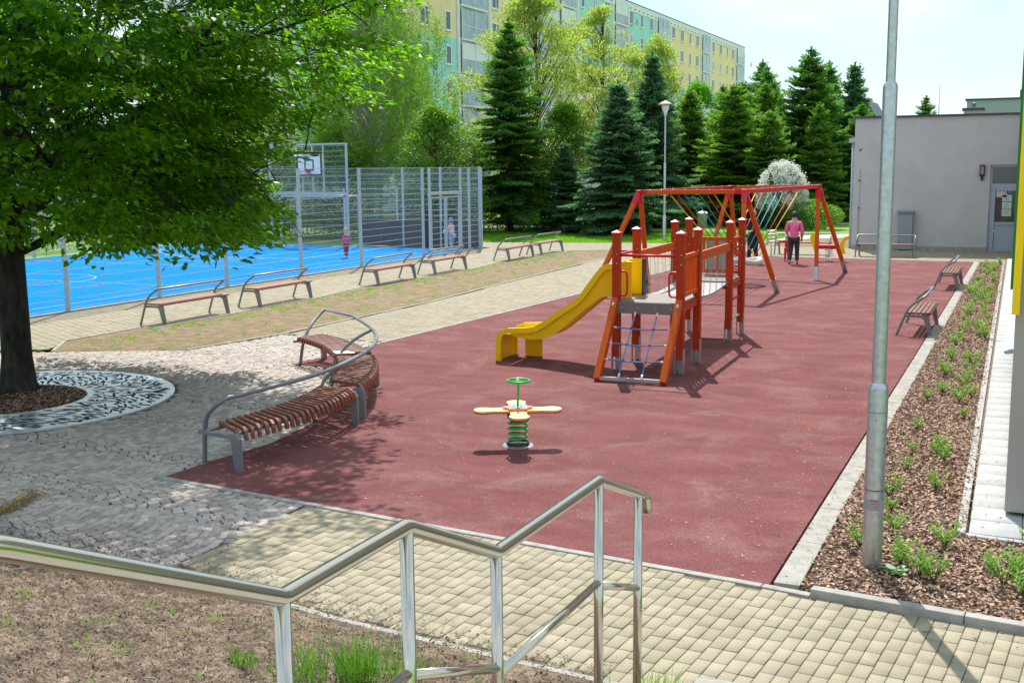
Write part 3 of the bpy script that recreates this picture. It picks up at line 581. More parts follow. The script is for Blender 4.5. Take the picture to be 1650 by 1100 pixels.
# rope ladder
LT, LB = (-.10, 1.04), (-.92, .02)
for sx in (-1, 1):
    b = MB(); b.beam((sx*.49, -.05, 1.10), (sx*.49, -.93, .03), .095, .115, up=(0, 1, 0)); lg = b.build('ladder_rail', MT['wood'], pl, bevel=.005)
    b = MB(); b.tube([(sx*.49, -.14, 1.06), (sx*.49, -.205, 1.035)], .017, 8); b.build('bolt_cap', MT['white'], lg)
b = MB(); b.beam((-.45, -.93, .06), (.45, -.93, .06), .04, .05); b.build('ladder_base_bar', MT['galv'], pl)
def lad(u, x): return Vector((x, -.06-.86*u-.02, .93-.86*u))
b = MB(); e = MB()
for x0, x1 in ((-.17, -.17), (.17, .17)):
    b.tube([lad(0, x0), lad(.5, (x0+x1)/2), lad(.99, x1)], .011, 8)
for u in (.26, .50, .74):
    b.tube([lad(u, -.44)+Vector((0, 0, .01)), lad(u, 0)-Vector((0, 0, .012)), lad(u, .44)+Vector((0, 0, .01))], .011, 8)
    for x in (-.17, .17): e.lathe([(0, -.022), (.02, -.018), (.022, 0), (.02, .018), (0, .022)], lad(u, x), 8)
b.build('rope_net', MT['ropeb'], pl); e.build('rope_joints', MT['red'], pl)
b = MB()
for u in (.26, .50, .74):
    for s in (-1, 1): b.tube([lad(u, s*.44)+Vector((0, 0, .01)), lad(u, s*.39)+Vector((0, 0, .008))], .015, 8)
for x in (-.17, .17):
    b.tube([lad(0, x), lad(.07, x)], .015, 8); b.tube([lad(.93, x), lad(.99, x)], .015, 8)
b.build('rope_ferrules', MT['white'], pl)
# red bars and handles
b = MB(); b.tube([(-.43, -.02, 1.76), (.43, -.02, 1.76)], .02, 10); b.build('entry_bar', MT['red'], pl)
b = MB(); b.tube([(-.49, .06, 1.76), (-.49, .99, 1.76)], .02, 10); b.build('slide_bar', MT['red'], pl)
for y, s in ((0, 1),): pass
def hoop(x, y, z0, z1, dx, dy=0, par=pl):
    b = MB(); b.tube(smooth([(x, y, z0), (x+dx*.9, y+dy*.9, z0), (x+dx, y+dy, z0+.08), (x+dx, y+dy, z1-.08), (x+dx*.9, y+dy*.9, z1), (x, y, z1)], 2), .016, 8); b.build('grab_handle', MT['red'], par)
hoop(-.43, -.02, 1.16, 1.52, .11); hoop(.43, -.02, 1.16, 1.52, -.11); hoop(.43, 4.46, 1.2, 1.6, -.10); hoop(.49, 4.40, 1.16, 1.52, 0, -.11)
for y in (3.47,):
    pass
b = MB(); b.tube([(.49, 3.5, 1.80), (.49, 4.4, 1.80)], .02, 10); b.tube([(-.49, 3.5, 1.80), (-.49, 4.4, 1.80)], .02, 10); b.build('far_deck_bar', MT['red'], pl)
b = MB(); b.tube([(.49, 3.48, .38), (.49, 4.4, .38)], .018, 8); b.build('rung', MT['galv'], pl)
b = MB(); b.tube([(.49, 3.48, .72), (.49, 4.4, .72)], .018, 8); b.build('rung', MT['red'], pl)
# side balustrade of the first deck (right side)
b = MB(); b.box((.49, .52, 1.74), (.05, .93, .06)); b.box((.49, .52, 1.17), (.05, .93, .06)); b.box((.49, 1.14, 1.45), (.07, .07, .95)); fr = b.build('balustrade', MT['wood'], pl, bevel=.004)
for k in range(6): b = MB(); b.box((.49, .13+k*.155, 1.455), (.034, .034, .55)); b.build('baluster', MT['wood'], fr)
for sx in (-1, 1):
    for y in YS:
        b = MB()
        for z in (1.0, 1.64, 1.78):
            b.tube([(sx*HX+(.02 if z > 1.2 else -.02), y-.055, z), (sx*HX+(.02 if z > 1.2 else -.02), y-.066, z)], .011, 8); b.tube([(sx*(HX+.055), y, z-.04), (sx*(HX+.066), y, z-.04)], .011, 8)
        b.build('bolt_heads', MT['galv'], pl)
# slanted beams over the bridge and chains
for sx in (-1, 1):
    for dz, dx in ((0, 0), (.10, 0)):
        b = MB(); b.beam((sx*.49+sx*0, 1.10, 1.66+dz-(.03 if dz else 0)), (sx*.49, 3.37, 1.66+dz-(.03 if dz else 0)), .045, .115 if not dz else .035); b.build('bridge_rail', MT['wood'], pl, bevel=.004)
    for k in range(9):
        b = MB(); y = 1.3+k*.235; yy = y+(.11 if k % 2 else -.11)
        zt, zb = 1.60, 1.03-.06*math.sin(math.pi*(yy-1.1)/2.27)
        n = 20
        for i in range(n):
            a = Vector((sx*.47, y, zt)).lerp(Vector((sx*.44, yy, zb)), i/n); c = Vector((sx*.47, y, zt)).lerp(Vector((sx*.44, yy, zb)), (i+.8)/n)
            o2 = Vector((.006, 0, 0)) if i % 2 else Vector((0, .006, 0)); b.tube([a-o2, (a+c)/2-o2*1.2, c-o2], .0028, 5); b.tube([a+o2, (a+c)/2+o2*1.2, c+o2], .0028, 5)
        b.build('chain', MT['chain'], pl)
for k in range(17):
    y = 1.17+k*2.2/16; z = 1.035-.06*math.sin(math.pi*(y-1.1)/2.27); nz_ = -.06*math.pi/2.27*math.cos(math.pi*(y-1.1)/2.27)
    b = MB(); b.box((0, y, z), (.92, .112, .032), rot=Matrix.Rotation(math.atan(nz_), 3, 'X')); b.build('bridge_plank', MT['rubberblk'], pl, bevel=.008)
# far play panel (balustrade with white panels) at the back side
b = MB(); b.box((-.0, 4.52, 1.74), (.86, .04, .06)); b.box((0, 4.52, 1.14), (.86, .04, .06)); b.box((-.42, 4.52, 1.44), (.06, .04, .6))
for x in (-.22, .02, .24): b.box((x, 4.52, 1.44), (.05, .035, .56))
pp = b.build('play_panel', MT['wood'], pl, bevel=.004)
for x in (-.10, .13): b = MB(); b.box((x, 4.52, 1.44), (.16, .02, .54)); b.build('panel_sheet', MT['kerb'], pp)
# slide
sl = T('slide', 'yellow plastic slide running down beside the climbing frame', 'slide', (-5.70, 16.35, 0), R(1.9))
TOP = [(-.02, 1.60), (-.16, 1.60), (-.29, 1.52), (-.49, 1.26), (-.66, 1.05), (-.97, .84), (-1.26, .64), (-1.44, .57), (-1.81, .54)]
BOT = [(-.02, 1.10), (-.24, 1.09), (-.41, .98), (-.66, .78), (-.92, .56), (-1.10, .44), (-1.27, .385), (-1.53, .37), (-1.78, .42)]
def cat2(P, n=8):
    out = []; Q = [P[0]]+P+[P[-1]]
    for i in range(1, len(Q)-2):
        for k in range(n):
            t = k/n; out.append(tuple(.5*((2*Q[i][c])+(-Q[i-1][c]+Q[i+1][c])*t+(2*Q[i-1][c]-5*Q[i][c]+4*Q[i+1][c]-Q[i+2][c])*t*t+(-Q[i-1][c]+3*Q[i][c]-3*Q[i+1][c]+Q[i+2][c])*t**3) for c in (0, 1)))
    return out+[P[-1]]
TP = cat2(TOP); BP = cat2(BOT)
endT = [(-1.93, .50), (-2.0, .42), (-2.02, .30), (-2.02, .0)]; endB = [(-1.84, .38), (-1.86, .30), (-1.86, .0)]
b = MB()
for y0 in (0.0, .60):
    for yy in (y0-.012, y0+.012): b.add([(p[0], yy, p[1]) for p in TP]+[(p[0], yy, p[1]) for p in BP], [(i, i+1, len(TP)+i+1, len(TP)+i) for i in range(len(TP)-1)], True)
# chute floor (double sheet)
for dz in (0, -.02):
    b.add([(p[0], 0, p[1]+.05+dz) for p in BP]+[(p[0], .6, p[1]+.05+dz) for p in BP], [(i, i+1, len(BP)+i+1, len(BP)+i) for i in range(len(BP)-1)], True)
# rims
full = TP+endT
def rimrow(y, s, w=.085):
    n = []
    for i, p in enumerate(full):
        a = full[max(i-1, 0)]; c = full[min(i+1, len(full)-1)]; d = Vector((c[0]-a[0], c[1]-a[1])).normalized(); n.append((d.y, -d.x))
    out = []
    for (p, q) in zip(full, n): out.append([(p[0], y, p[1]), (p[0]+q[0]*-.0, y+s*w*.0, p[1])])
    vs = []
    for (p, q) in zip(full, n):
        ox, oz = -q[0], -q[1]
        if oz > 0 or True: sgn = 1
        # ring: top inner, top outer, outer lip bottom, inner bottom
        nx_, nz2 = (-(q[0])), (-(q[1]))
        vs += [(p[0], y, p[1]), (p[0], y+s*.065, p[1]), (p[0]+nx_*.085, y+s*.07, p[1]+nz2*.085), (p[0]+nx_*.085, y, p[1]+nz2*.085)]
    fs = []
    m = len(full)
    for i in range(m-1):
        for k in range(4): fs.append((i*4+k, i*4+(k+1) % 4, (i+1)*4+(k+1) % 4, (i+1)*4+k))
    fs += [(0, 3, 2, 1), ((m-1)*4, (m-1)*4+1, (m-1)*4+2, (m-1)*4+3)]
    b.add(vs, fs, False)
rimrow(-.012, -1); rimrow(.612, 1)
# foot box at the end
b.add([(-1.86, 0.0, .0), (-1.86, .6, .0), (-1.86, .6, .36), (-1.86, 0, .36), (-2.0, 0.0, .0), (-2.0, .6, .0), (-2.0, .6, .40), (-2.0, 0, .40)], [(4, 5, 6, 7)])
b.add([(-1.80, 0, .44), (-1.80, .6, .44), (-1.90, .6, .43), (-1.90, 0, .43), (-1.98, .6, .36), (-1.98, 0, .36), (-2.0, .6, .25), (-2, 0, .25)], [(0, 1, 2, 3), (3, 2, 4, 5), (5, 4, 6, 7)], True)
b.build('chute', MT['yellow'], sl)
b = MB(); b.box((-1.62, .58, .18), (.30, .02, .36)); b.build('rear_foot', MT['yellow'], sl)
b = MB(); b.box((.16, .29, 1.38), (.30, .60, .54)); 
o = MB(); o.box((.10, .03, 1.36), (.22, .03, .56)); o.build('entry_side', MT['yellow'], sl, bevel=.01)
o = MB(); o.box((.10, .62, 1.36), (.22, .03, .56)); o.build('entry_side', MT['yellow'], sl, bevel=.01)
o = MB(); o.box((.225, .62, 1.36), (.02, .14, .56)); o.build('entry_plate', MT['black'], sl)

# ================================================================ nest swing
sw = T('nest_swing', 'red and orange swing frame with rainbow ropes and a white nest seat', 'swing', (-6.9, 29.2, 0))
A = Vector((-8.72, 26.55, 2.42)); B = Vector((-6.12, 26.45, 2.44)); D = Vector((-5.33, 31.75, 2.46)); Cc = Vector((-8.0, 32.7, 2.42))
FEET = {'A': (A, (-9.24, 28.9), (-9.45, 25.1)), 'B': (B, (-5.54, 27.62), (-5.71, 24.64)), 'D': (D, (-4.82, 33.7), (-5.2, 30.99)), 'C': (Cc, (-8.2, 34.6), (-8.35, 31.3))}
for k, (ap, f1, f2) in FEET.items():
    for f_ in (f1, f2):
        ft = Vector((*f_, 0)); d_ = (ft-ap).normalized(); hd = Vector((0, 1 if ft.y > ap.y else -1, 0)); tp = ap+hd*.06
        ga = ft.lerp(tp, .34/2.5)
        b = MB(); b.beam(ga-(tp-ft)*.02, tp-(tp-ft).normalized()*.20, .10, .10, up=(1, 0, 0)); lg = b.build('leg', MT['wood'], sw, bevel=.005, W=True)
        b = MB(); b.beam(ft, ga+(tp-ft).normalized()*.02, .112, .112, up=(1, 0, 0)); o = b.build('leg_foot', MT['galv'], lg)
        b = MB(); b.beam(tp-(tp-ft).normalized()*.30, tp+Vector((0, 0, .0)), .115, .115, up=(1, 0, 0)); b.build('leg_bracket', MT['red'], lg)
    b = MB(); b.box(ap+Vector((0, 0, .01)), (.13, .19, .15)); b.build('corner_bracket', MT['red'], sw, bevel=.006, W=True)
for p, q, m in ((A, B, 'wood'), (Cc, D, 'wood'), (A, Cc, 'red'), (B, D, 'red')):
    b = MB(); z = Vector((0, 0, .03 if m == 'wood' else .032)); d_ = (q-p).normalized(); b.beam(p+d_*.066+z, q-d_*.066+z, .09, .10); bm_ = b.build('beam', MT[m], sw, bevel=.005, W=True)
    if m == 'wood':
        for r_ in ((p, 1), (q, -1)):
            b = MB(); b.beam(r_[0]+d_*r_[1]*.07+z, r_[0]+d_*r_[1]*.22+z, .10, .11); b.build('beam_end', MT['red'], bm_)
    b = MB()
    for i in range(8):
        c = p.lerp(q, .1+.8*i/7)+Vector((0, 0, .085)); b.lathe([(0, .01), (.012, .008), (.014, 0)], c, 6)
    b.build('bolts', MT['white'], bm_)
NC = Vector((-6.86, 29.35, .62)); cols = ['ropey', 'roper', 'ropeg', 'ropeb', 'ropeg', 'roper', 'ropey']
for side, (p, q, t0, t1) in enumerate(((A, B, .30, .72), (Cc, D, .32, .80))):
    for i, c in enumerate(cols):
        t = t0+(t1-t0)*i/6; a = p.lerp(q, t)-Vector((0, 0, .03)); x = -.45+.9*i/6; e = NC+Vector((x*.95, (-1 if side == 0 else 1)*math.sqrt(max(.02, .25-x*x*.9)), .12))
        b = MB(); b.tube([a, e], .013, 6); b.build('rope', MT[c], sw, W=True)
b = MB(); b.tube([NC+Vector((.50*math.cos(t), .50*math.sin(t), .03*math.sin(3*t))) for t in np.linspace(0, 2*math.pi, 32, endpoint=False)], .075, 10, close=True)
for k in range(-4, 5):
    r_ = math.sqrt(.25-(k*.1)**2); b.tube([NC+Vector((k*.1, -r_, 0)), NC+Vector((k*.1, 0, -.10)), NC+Vector((k*.1, r_, 0))], .012, 5); b.tube([NC+Vector((-r_, k*.1, 0)), NC+Vector((0, k*.1, -.10)), NC+Vector((r_, k*.1, 0))], .012, 5)
b.build('nest_seat', MT['nest'], sw, W=True)

# ================================================================ stainless handrail
hr = T('handrail', 'polished steel stair handrail in the foreground', 'handrail', (-1.65, 3.5, .6))
X0 = -1.65
HP = [(.2, 2.86), (1.39, 2.39), (2.21, 2.0), (2.83, 2.0), (3.45, 1.72), (4.49, 1.71), (5.05, 1.50), (5.13, 1.465)]
def gpath(P):
    out = []
    for i, p in enumerate(P):
        v = Vector((X0, *p))
        if 0 < i < len(P)-1:
            a = Vector((X0, *P[i-1])); c = Vector((X0, *P[i+1])); out += [v+(a-v).normalized()*.012, v+(c-v).normalized()*.012]
        else: out.append(v)
    return out
b = MB(); b.tube(gpath(HP), .0245, 20); b.build('top_rail', MT['steel'], hr, W=True)
b = MB(); b.tube([(X0, 5.12, 1.47), (X0, 5.155, 1.452), (X0, 5.17, 1.43), (X0, 5.175, 1.375)], .0245, 16); b.build('end_cap', MT['steel'], hr, W=True)
for y, zt, zb in ((2.21, 2.0, .8), (2.83, 2.0, .75), (3.45, 1.72, .55), (4.49, 1.71, .3), (5.04, 1.5, .15)):
    b = MB(); b.tube([(X0, y, zb), (X0, y, zt)], .0212, 20); b.build('post', MT['steel'], hr, W=True)
for p, q in (((2.21, 1.54), (2.83, 1.54)), ((2.83, 1.53), (3.45, 1.29)), ((3.45, 1.265), (4.49, 1.25)), ((4.49, 1.235), (5.04, 1.03))):
    b = MB(); b.tube([(X0, *p), (X0, *q)], .017, 16); b.build('middle_rail', MT['steel'], hr, W=True)

# ================================================================ poles and lamps
po = T('street_lamp', 'thick stepped steel lamp pole standing in the bark bed', 'street lamp', (-.98, 8.72, 0))
b = MB(); b.lathe([(.074, 0), (.074, 1.40), (.070, 1.425), (.055, 1.445)], seg=32); sec = b.build('pole', MT['galv'], po)
b = MB(); b.lathe([(.052, 1.43), (.052, 3.60), (.049, 3.62), (.036, 3.64)], seg=32); b.build('pole', MT['galv'], po)
b = MB(); b.lathe([(.034, 3.63), (.034, 5.6)], seg=24); b.build('pole', MT['galv'], po)
b = MB(); b.lathe([(.0745, .47), (.0748, .472), (.0748, .555), (.0745, .557)], seg=32); b.build('label_band', mat('band', (.30, .30, .31), .6), sec)
b = MB()
for k in range(7):
    a = R(-75)+R(7.0)*k-R(28); b.box((.0752*math.cos(a), .0752*math.sin(a), .548), (.0012, .007, .011), rz=a)
b.build('band_lettering', MT['red'], sec)
b = MB()
for k in range(9):
    a = R(-100)+R(6)*k; b.box((.0752*math.cos(a), .0752*math.sin(a), .525), (.0012, .004, .005), rz=a)
b.box((.0752*math.cos(R(-72)), .0752*math.sin(R(-72)), .50), (.0012, .004, .016), rz=R(-72)); b.build('band_small_print', MT['ink'], sec)
b = MB(); b.lathe([(.0743, .62), (.0746, .622), (.0746, .626), (.0743, .628)], seg=32); b.build('door_seam', MT['cap'], sec); b = MB(); b.lathe([(.0743, 1.22), (.0746, 1.222), (.0746, 1.226), (.0743, 1.228)], seg=32); b.tube([(.0, -.073, 1.17), (0, -.08, 1.17)], .007, 8); b.build('door_seam', mat('seam', (.2, .2, .2), .6), sec)
def lamphead(par, z, s=1):
    b = MB(); b.lathe([(.04*s, z), (.06*s, z+.08*s), (.15*s, z+.30*s), (.165*s, z+.46*s), (.10*s, z+.47*s)], seg=20); b.build('lamp_shade', mat('opal', (.72, .70, .74), .35), par)
    b = MB(); b.lathe([(.31*s, z+.46*s), (.31*s, z+.475*s), (.14*s, z+.56*s), (.05*s, z+.60*s), (0, z+.62*s)], seg=24); b.build('lamp_cap', MT['white'], par)
    b = MB(); b.lathe([(.315*s, z+.455*s), (.318*s, z+.47*s), (.312*s, z+.478*s)], seg=24); b.build('lamp_rim', mat('rim', (.55, .12, .05), .5), par)
lamphead(po, 5.58)
l2 = T('street_lamp', 'slim white lamp post with a conical cap standing on the lawn', 'street lamp', (-14.24, 46.75, 0))
b = MB(); b.lathe([(.075, 0), (.075, 1.0), (.055, 1.03)], seg=14); b.build('pole', MT['galv'], l2)
b = MB(); b.lathe([(.05, 1.0), (.05, 3.2), (.038, 3.23)], seg=14); b.build('pole', MT['galv'], l2)
b = MB(); b.lathe([(.036, 3.2), (.036, 5.2)], seg=12); b.build('pole', MT['galv'], l2)
lamphead(l2, 5.18)

# ================================================================ court fence
fe = T('court_fence', 'tall pale steel mesh fence along the blue sports court with a gate', 'fence', (-19.4, 20, 0), 0)
FX = -19.42; FH = 3.12
posts = [8.9, 11.9, 14.9, 18.6, 21.55, 24.35, 27.55, 30.6, 32.6, 35.25, 36.35, 38.2, 39.62]
posts = [9.6, 12.6, 15.6, 18.67, 21.6, 24.2, 27.6, 30.9, 35.0, 35.5, 37.9, 38.6, 39.64]
for y in posts:
    b = MB(); b.box((FX, y, FH/2), (.075, .075, FH)); b.build('post', MT['fence'], fe, W=True)
def mesh_panel(par, a, c, z0, z1, name='mesh_panel', vs=.052, hs=.205):
    a = Vector((*a, 0)); c = Vector((*c, 0)); L = (c-a).length; d_ = (c-a).normalized(); nrm = Vector((-d_.y, d_.x, 0)); b = MB()
    n = int(L/vs)
    for i in range(1, n):
        p = a+d_*(L*i/n); b.beam(p+Vector((0, 0, z0)), p+Vector((0, 0, z1)), .0024, .0024)
    k = int((z1-z0)/hs)
    for i in range(k+1):
        z = z0+.01+(z1-z0-.02)*i/k
        for o_ in (-1, 1): b.beam(a+nrm*.007*o_+Vector((0, 0, z)), c+nrm*.007*o_+Vector((0, 0, z)), .006, .012)
    return b.build(name, MT['fence'], par, W=True)
for i in range(len(posts)-1):
    y0, y1 = posts[i]+.04, posts[i+1]-.04
    if i in (8, ): continue
    if i == 9: mesh_panel(fe, (FX, y0), (FX, y1), 2.25, FH); continue
    mesh_panel(fe, (FX, y0), (FX, y1), .06, FH)
b = MB(); b.box((FX, 36.7, 2.2), (.08, 2.33, .09)); b.build('gate_lintel', MT['fence'], fe, W=True)
gt = MB()
for y in (35.6, 36.65, 36.75, 37.75): gt.box((FX, y, 1.09), (.05, .05, 2.0))
for z in (.12, 2.06): gt.box((FX, 36.12, z), (.045, 1.0, .045)); gt.box((FX, 37.25, z), (.045, .95, .045))
gate = gt.build('gate', MT['fence'], fe, W=True)
for y0, y1 in ((35.62, 36.63), (36.77, 37.73)):
    mp_ = mesh_panel(fe, (FX, y0), (FX, y1), .14, 2.04, 'gate_mesh', .09)
    mp_.parent = gate; mp_.location = (0, 0, 0)
# far end of the court: boards, high panel with basket, goal recess
EY = 39.66
ef = T('end_fence', 'far end fence of the court with brown boards and a raised backboard section', 'fence', (-25.4, EY, 0))
EP = [-32.9, -31.4, -29.75, -29.3, -25.5, -24.95, -22.9, -21.2, -19.5]
for x in EP:
    h = 4.1 if x in (-29.3, -25.5) else 3.15
    b = MB(); b.box((x, EY, h/2), (.075, .075, h)); b.build('post', MT['fence'], ef, W=True)
for x0, x1 in ((-32.9, -31.4), (-31.4, -29.75), (-24.95, -22.9), (-22.9, -21.2), (-21.2, -19.5)):
    mesh_panel(ef, (x0+.04, EY), (x1-.04, EY), 1.06, 3.12, vs=.06)
    b = MB(); b.box(((x0+x1)/2, EY-.02, .54), (x1-x0-.09, .03, 1.02)); bd = b.build('board', MT['screen'], ef, W=True)
    b = MB()
    for z in np.arange(.1, 1.05, .09): b.box(((x0+x1)/2, EY-.038, z), (.014, .006, .014))
    b.build('board_rivets', MT['galv'], bd)
mesh_panel(ef, (-29.25, EY), (-25.55, EY), 2.16, 4.05, vs=.06)
b = MB(); b.box((-27.4, EY, 2.12), (3.72, .08, .08)); b.box((-27.4, EY, 4.12), (3.9, .09, .07)); b.build('cross_bar', MT['fence'], ef, W=True)
for x in (-27.65, -27.15, -26.62): b = MB(); b.box((x, EY, 3.12), (.06, .06, 1.94)); b.build('mullion', MT['fence'], ef, W=True)
bk = T('basketball_hoop', 'white backboard with black square and red rim on the end fence', 'basketball hoop', (-27.12, EY-.28, 2.86))
b = MB(); b.box((0, 0, .46), (1.22, .03, .94)); bb = b.build('backboard', MT['white'], bk)
b = MB()
for c, d_ in (((0, -.018, .915), (1.24, .014, .07)), ((0, -.018, .01), (1.24, .014, .07)), ((-.585, -.018, .46), (.065, .014, .84)), ((.585, -.018, .46), (.065, .014, .84)), ((0, -.018, .62), (.45, .014, .05)), ((0, -.018, .22), (.45, .014, .05)), ((-.2, -.018, .42), (.05, .014, .35)), ((.2, -.018, .42), (.05, .014, .35))): b.box(c, d_)
b.build('board_marking', MT['black'], bb)
tx = bpy.data.curves.new('board_logo', 'FONT'); tx.body = 'POLITCHO'; tx.size = .11; tx.extrude = .002; tx.align_x = 'CENTER'
to = bpy.data.objects.new('board_logo_curve', tx); me = bpy.data.meshes.new_from_object(to); bpy.data.objects.remove(to)
lo = link(bpy.data.objects.new('board_logo', me)); me.materials.append(mat('logo', (.03, .06, .09), .6)); lo.parent = bb; lo.rotation_euler = (R(90), 0, 0); lo.location = (.0, -.02, .755)
b = MB(); b.prism([(-.22, .70), (-.18, .68), (-.05, .70), (.12, .725), (.0, .722), (-.15, .715)], -.024, -.018, lambda p, t: (p[0], t, p[1])); b.build('board_swoosh', mat('logo2', (.03, .10, .16), .6), bb)
b = MB(); b.tube([(.225*math.cos(t), -.36+.225*math.sin(t), .17) for t in np.linspace(0, 6.283, 28, endpoint=False)], .018, 6, close=True); b.box((0, -.09, .14), (.12, .12, .12)); b.build('rim', MT['red'], bk)
b = MB()
for k in range(12):
    a = 2*math.pi*k/12; a2 = a+.5; a3 = a
    b.tube([(.22*math.cos(a), -.36+.22*math.sin(a), .17), (.17*math.cos(a2), -.36+.17*math.sin(a2), -.02), (.12*math.cos(a3), -.36+.12*math.sin(a3), -.25)], .004, 4)
b.build('net', MT['chain'], bk)
b = MB(); b.box((0, .14, .5), (.5, .24, .05)); b.box((0, .14, .2), (.5, .24, .05)); b.build('bracket', MT['galv'], bk)
gl = T('football_goal', 'white steel football goal standing in the fence recess', 'goal', (-27.4, 40.4, 0))
b = MB()
for x in (-1.6, 1.6): b.box((x, -.5, 1.02), (.09, .09, 2.04)); b.tube([(x, -.5, 2.0), (x, .45, 2.0), (x, .45, 0)], .03, 8)
b.box((0, -.5, 2.0), (3.29, .09, .09)); b.tube([(-1.6, .45, 2.0), (1.6, .45, 2.0)], .03, 8); b.build('goal_frame', MT['fence'], gl)
rf = mesh_panel(gl, (-29.25, 41.4), (-24.2, 41.4), .05, 2.3, 'rear_mesh', .06)
for x in (-29.25, -26.8, -24.2): b = MB(); b.box((x, 41.4, 1.15), (.06, .06, 2.3)); b.build('post', MT['fence'], gl, W=True)
# far long side of the court
ff = T('far_side_fence', 'low steel mesh fence along the far long side of the blue court', 'fence', (-33.1, 24, 0))
for y in np.arange(9, 40, 3.06): b = MB(); b.box((-33.1, y, 1.56), (.07, .07, 3.12)); b.build('post', MT['fence'], ff, W=True)
for y in np.arange(9, 38, 3.06):
    if 18 < y < 40: mesh_panel(ff, (-33.1, y+.05), (-33.1, y+3.0), .06, 3.1, vs=.1)

# ================================================================ grey building with door
gb = T('grey_building', 'low flat-roofed grey rendered building at the end of the playground', 'building', (-2.5, 43.4, 0))
b = MB(); b.box((-.85, 50.4, 2.42), (10.36, 14, 4.84), rz=0); 
b = MB()
# walls with a door opening at X -1.42..-.25, z 0..3.02
xl, xd0, xd1, xr, yf = -6.04, -1.42, -.14, 4.3, 43.36
b.box(((xl+xd0)/2, yf+.15, 2.36), (xd0-xl, .3, 4.72)); b.box(((xd1+xr)/2, yf+.15, 2.36), (xr-xd1, .3, 4.72)); b.box(((xd0+xd1)/2, yf+.15, 3.87), (xd1-xd0-.002, .298, 1.70))
b.box((xl+.15, yf+7, 2.36), (.298, 13.4, 4.718)); b.box((0, yf+14, 2.36), (8, .3, 4.7))
b.build('wall', MT['plaster'], gb, W=True)
b = MB(); b.box(((xl+xr)/2, yf+7, 4.755), (xr-xl+.1, 14.16, .07)); b.build('roof_edge', MT['cap'], gb, W=True)
b = MB(); b.box(((xl+xd0)/2, yf-.012, .07), (xd0-xl, .02, .14)); b.build('plinth', MT['kerb'], gb, W=True)
dr = MB(); cx = (xd0+xd1)/2; w = xd1-xd0; y = yf+.12
for c, d_ in (((xd0+.04, y, 1.51), (.08, .08, 3.02)), ((xd1-.04, y, 1.51), (.08, .08, 3.02)), ((cx, y, 2.98), (w-.16, .08, .08)), ((cx, y, 2.30), (w-.16, .08, .12)), ((cx, y, .04), (w-.16, .08, .08))): dr.box(c, d_)
frm = dr.build('door_frame', MT['doorc'], gb, W=True)
lf = MB()
for c, d_ in (((xd0+.14, y-.01, 1.16), (.12, .07, 2.16)), ((xd1-.16, y-.01, 1.16), (.16, .07, 2.16)), ((cx, y-.01, 2.18), (w-.44, .07, .12)), ((cx, y-.01, .98), (w-.44, .07, .10)), ((cx, y-.01, .14), (w-.44, .07, .12)), ((cx, y+.005, .56), (w-.44, .03, .74))): lf.box(c, d_)
leaf = lf.build('door', MT['doorc'], gb, bevel=.004, W=True)
def sub(mb, name, m, par, bevel=0):
    o = mb.build(name, m, None, bevel); o.parent = par; return o
o_ = MB(); o_.box((cx-.03, y+.01, 1.58), (w-.42, .012, 1.12)); sub(o_, 'door_glass', MT['glass'], leaf)
o_ = MB(); o_.box((cx, y+.01, 2.65), (w-.16, .012, .58)); sub(o_, 'transom_glass', MT['glass'], frm)
o_ = MB(); o_.tube([(xd1-.17, y-.05, 1.12), (xd1-.17, y-.10, 1.12), (xd1-.28, y-.10, 1.12)], .012, 8); sub(o_, 'door_handle', MT['galv'], leaf)
px, pz = cx-.02, 1.80
for k in range(3):
    o_ = MB(); o_.box((cx-.06, y-.003, 1.86-k*.255), (.30, .004, .23)); pr = T('notice', ['top', 'middle', 'lowest'][k]+' of the three pale paper notices on the door glass', 'notice', (cx-.06, y-.003, 1.86-k*.255)); 
    q = MB(); q.box((0, 0, 0), (.30, .004, .23)); sh = q.build('paper_sheet', MT['paper'], pr)
    q = MB()
    for j in range(7): q.box((-.01*(j % 3), -.003, .08-j*.026), (.22-.03*(j % 3), .002, .006))
    q.build('printed_lines', MT['ink'], pr)
sg = T('door_sign', 'white sign with a red prohibition ring in the corner of the door glass', 'sign', (cx-.24, y-.003, 2.02))
q = MB(); q.box((0, 0, 0), (.33, .004, .25)); q.build('sign_panel', MT['white'], sg)
q = MB(); q.tube([(.09+.055*math.cos(t), -.005, .05+.055*math.sin(t)) for t in np.linspace(0, 6.283, 20, endpoint=False)], .008, 5, close=True); q.tube([(.05, -.005, .09), (.13, -.005, .01)], .007, 5); q.build('prohibition_ring', MT['red'], sg)
q = MB()
for j in range(3): q.box((-.07, -.003, .08-j*.04), (.12, .002, .012))
for j in range(2): q.box((-.01, -.003, -.06-j*.035), (.26, .002, .013))
q.build('sign_text', MT['ink'], sg)
wl = T('wall_lamp', 'small dark wall lamp beside the door of the grey building', 'wall lamp', (-1.68, yf, 2.72))
q = MB(); q.box((0, -.07, .10), (.17, .12, .40)); q.box((0, -.03, -.16), (.08, .06, .16)); q.build('lamp_body', MT['black'], wl, bevel=.01)
q = MB(); q.box((0, -.135, .11), (.11, .01, .28)); q.build('lamp_glass', mat('lamp_lens', (.25, .22, .26), .3), wl)
cbn = T('meter_cabinet', 'narrow grey metal cabinet standing against the grey wall', 'cabinet', (-4.15, yf-.16, 0))
q = MB(); q.box((0, 0, .68), (.50, .26, 1.30)); q.build('cabinet_body', mat('cabinet', (.30, .34, .37), .55, .3), cbn, bevel=.01)
q = MB(); q.box((0, -.02, 1.37), (.60, .36, .07)); q.build('cabinet_lid', mat('cabinet_lid', (.22, .27, .31), .5, .3), cbn, bevel=.01)
cd = T('lightning_conductor', 'thin metal conductor strip running down the grey wall corner', 'conductor', (-5.82, yf-.03, 0))
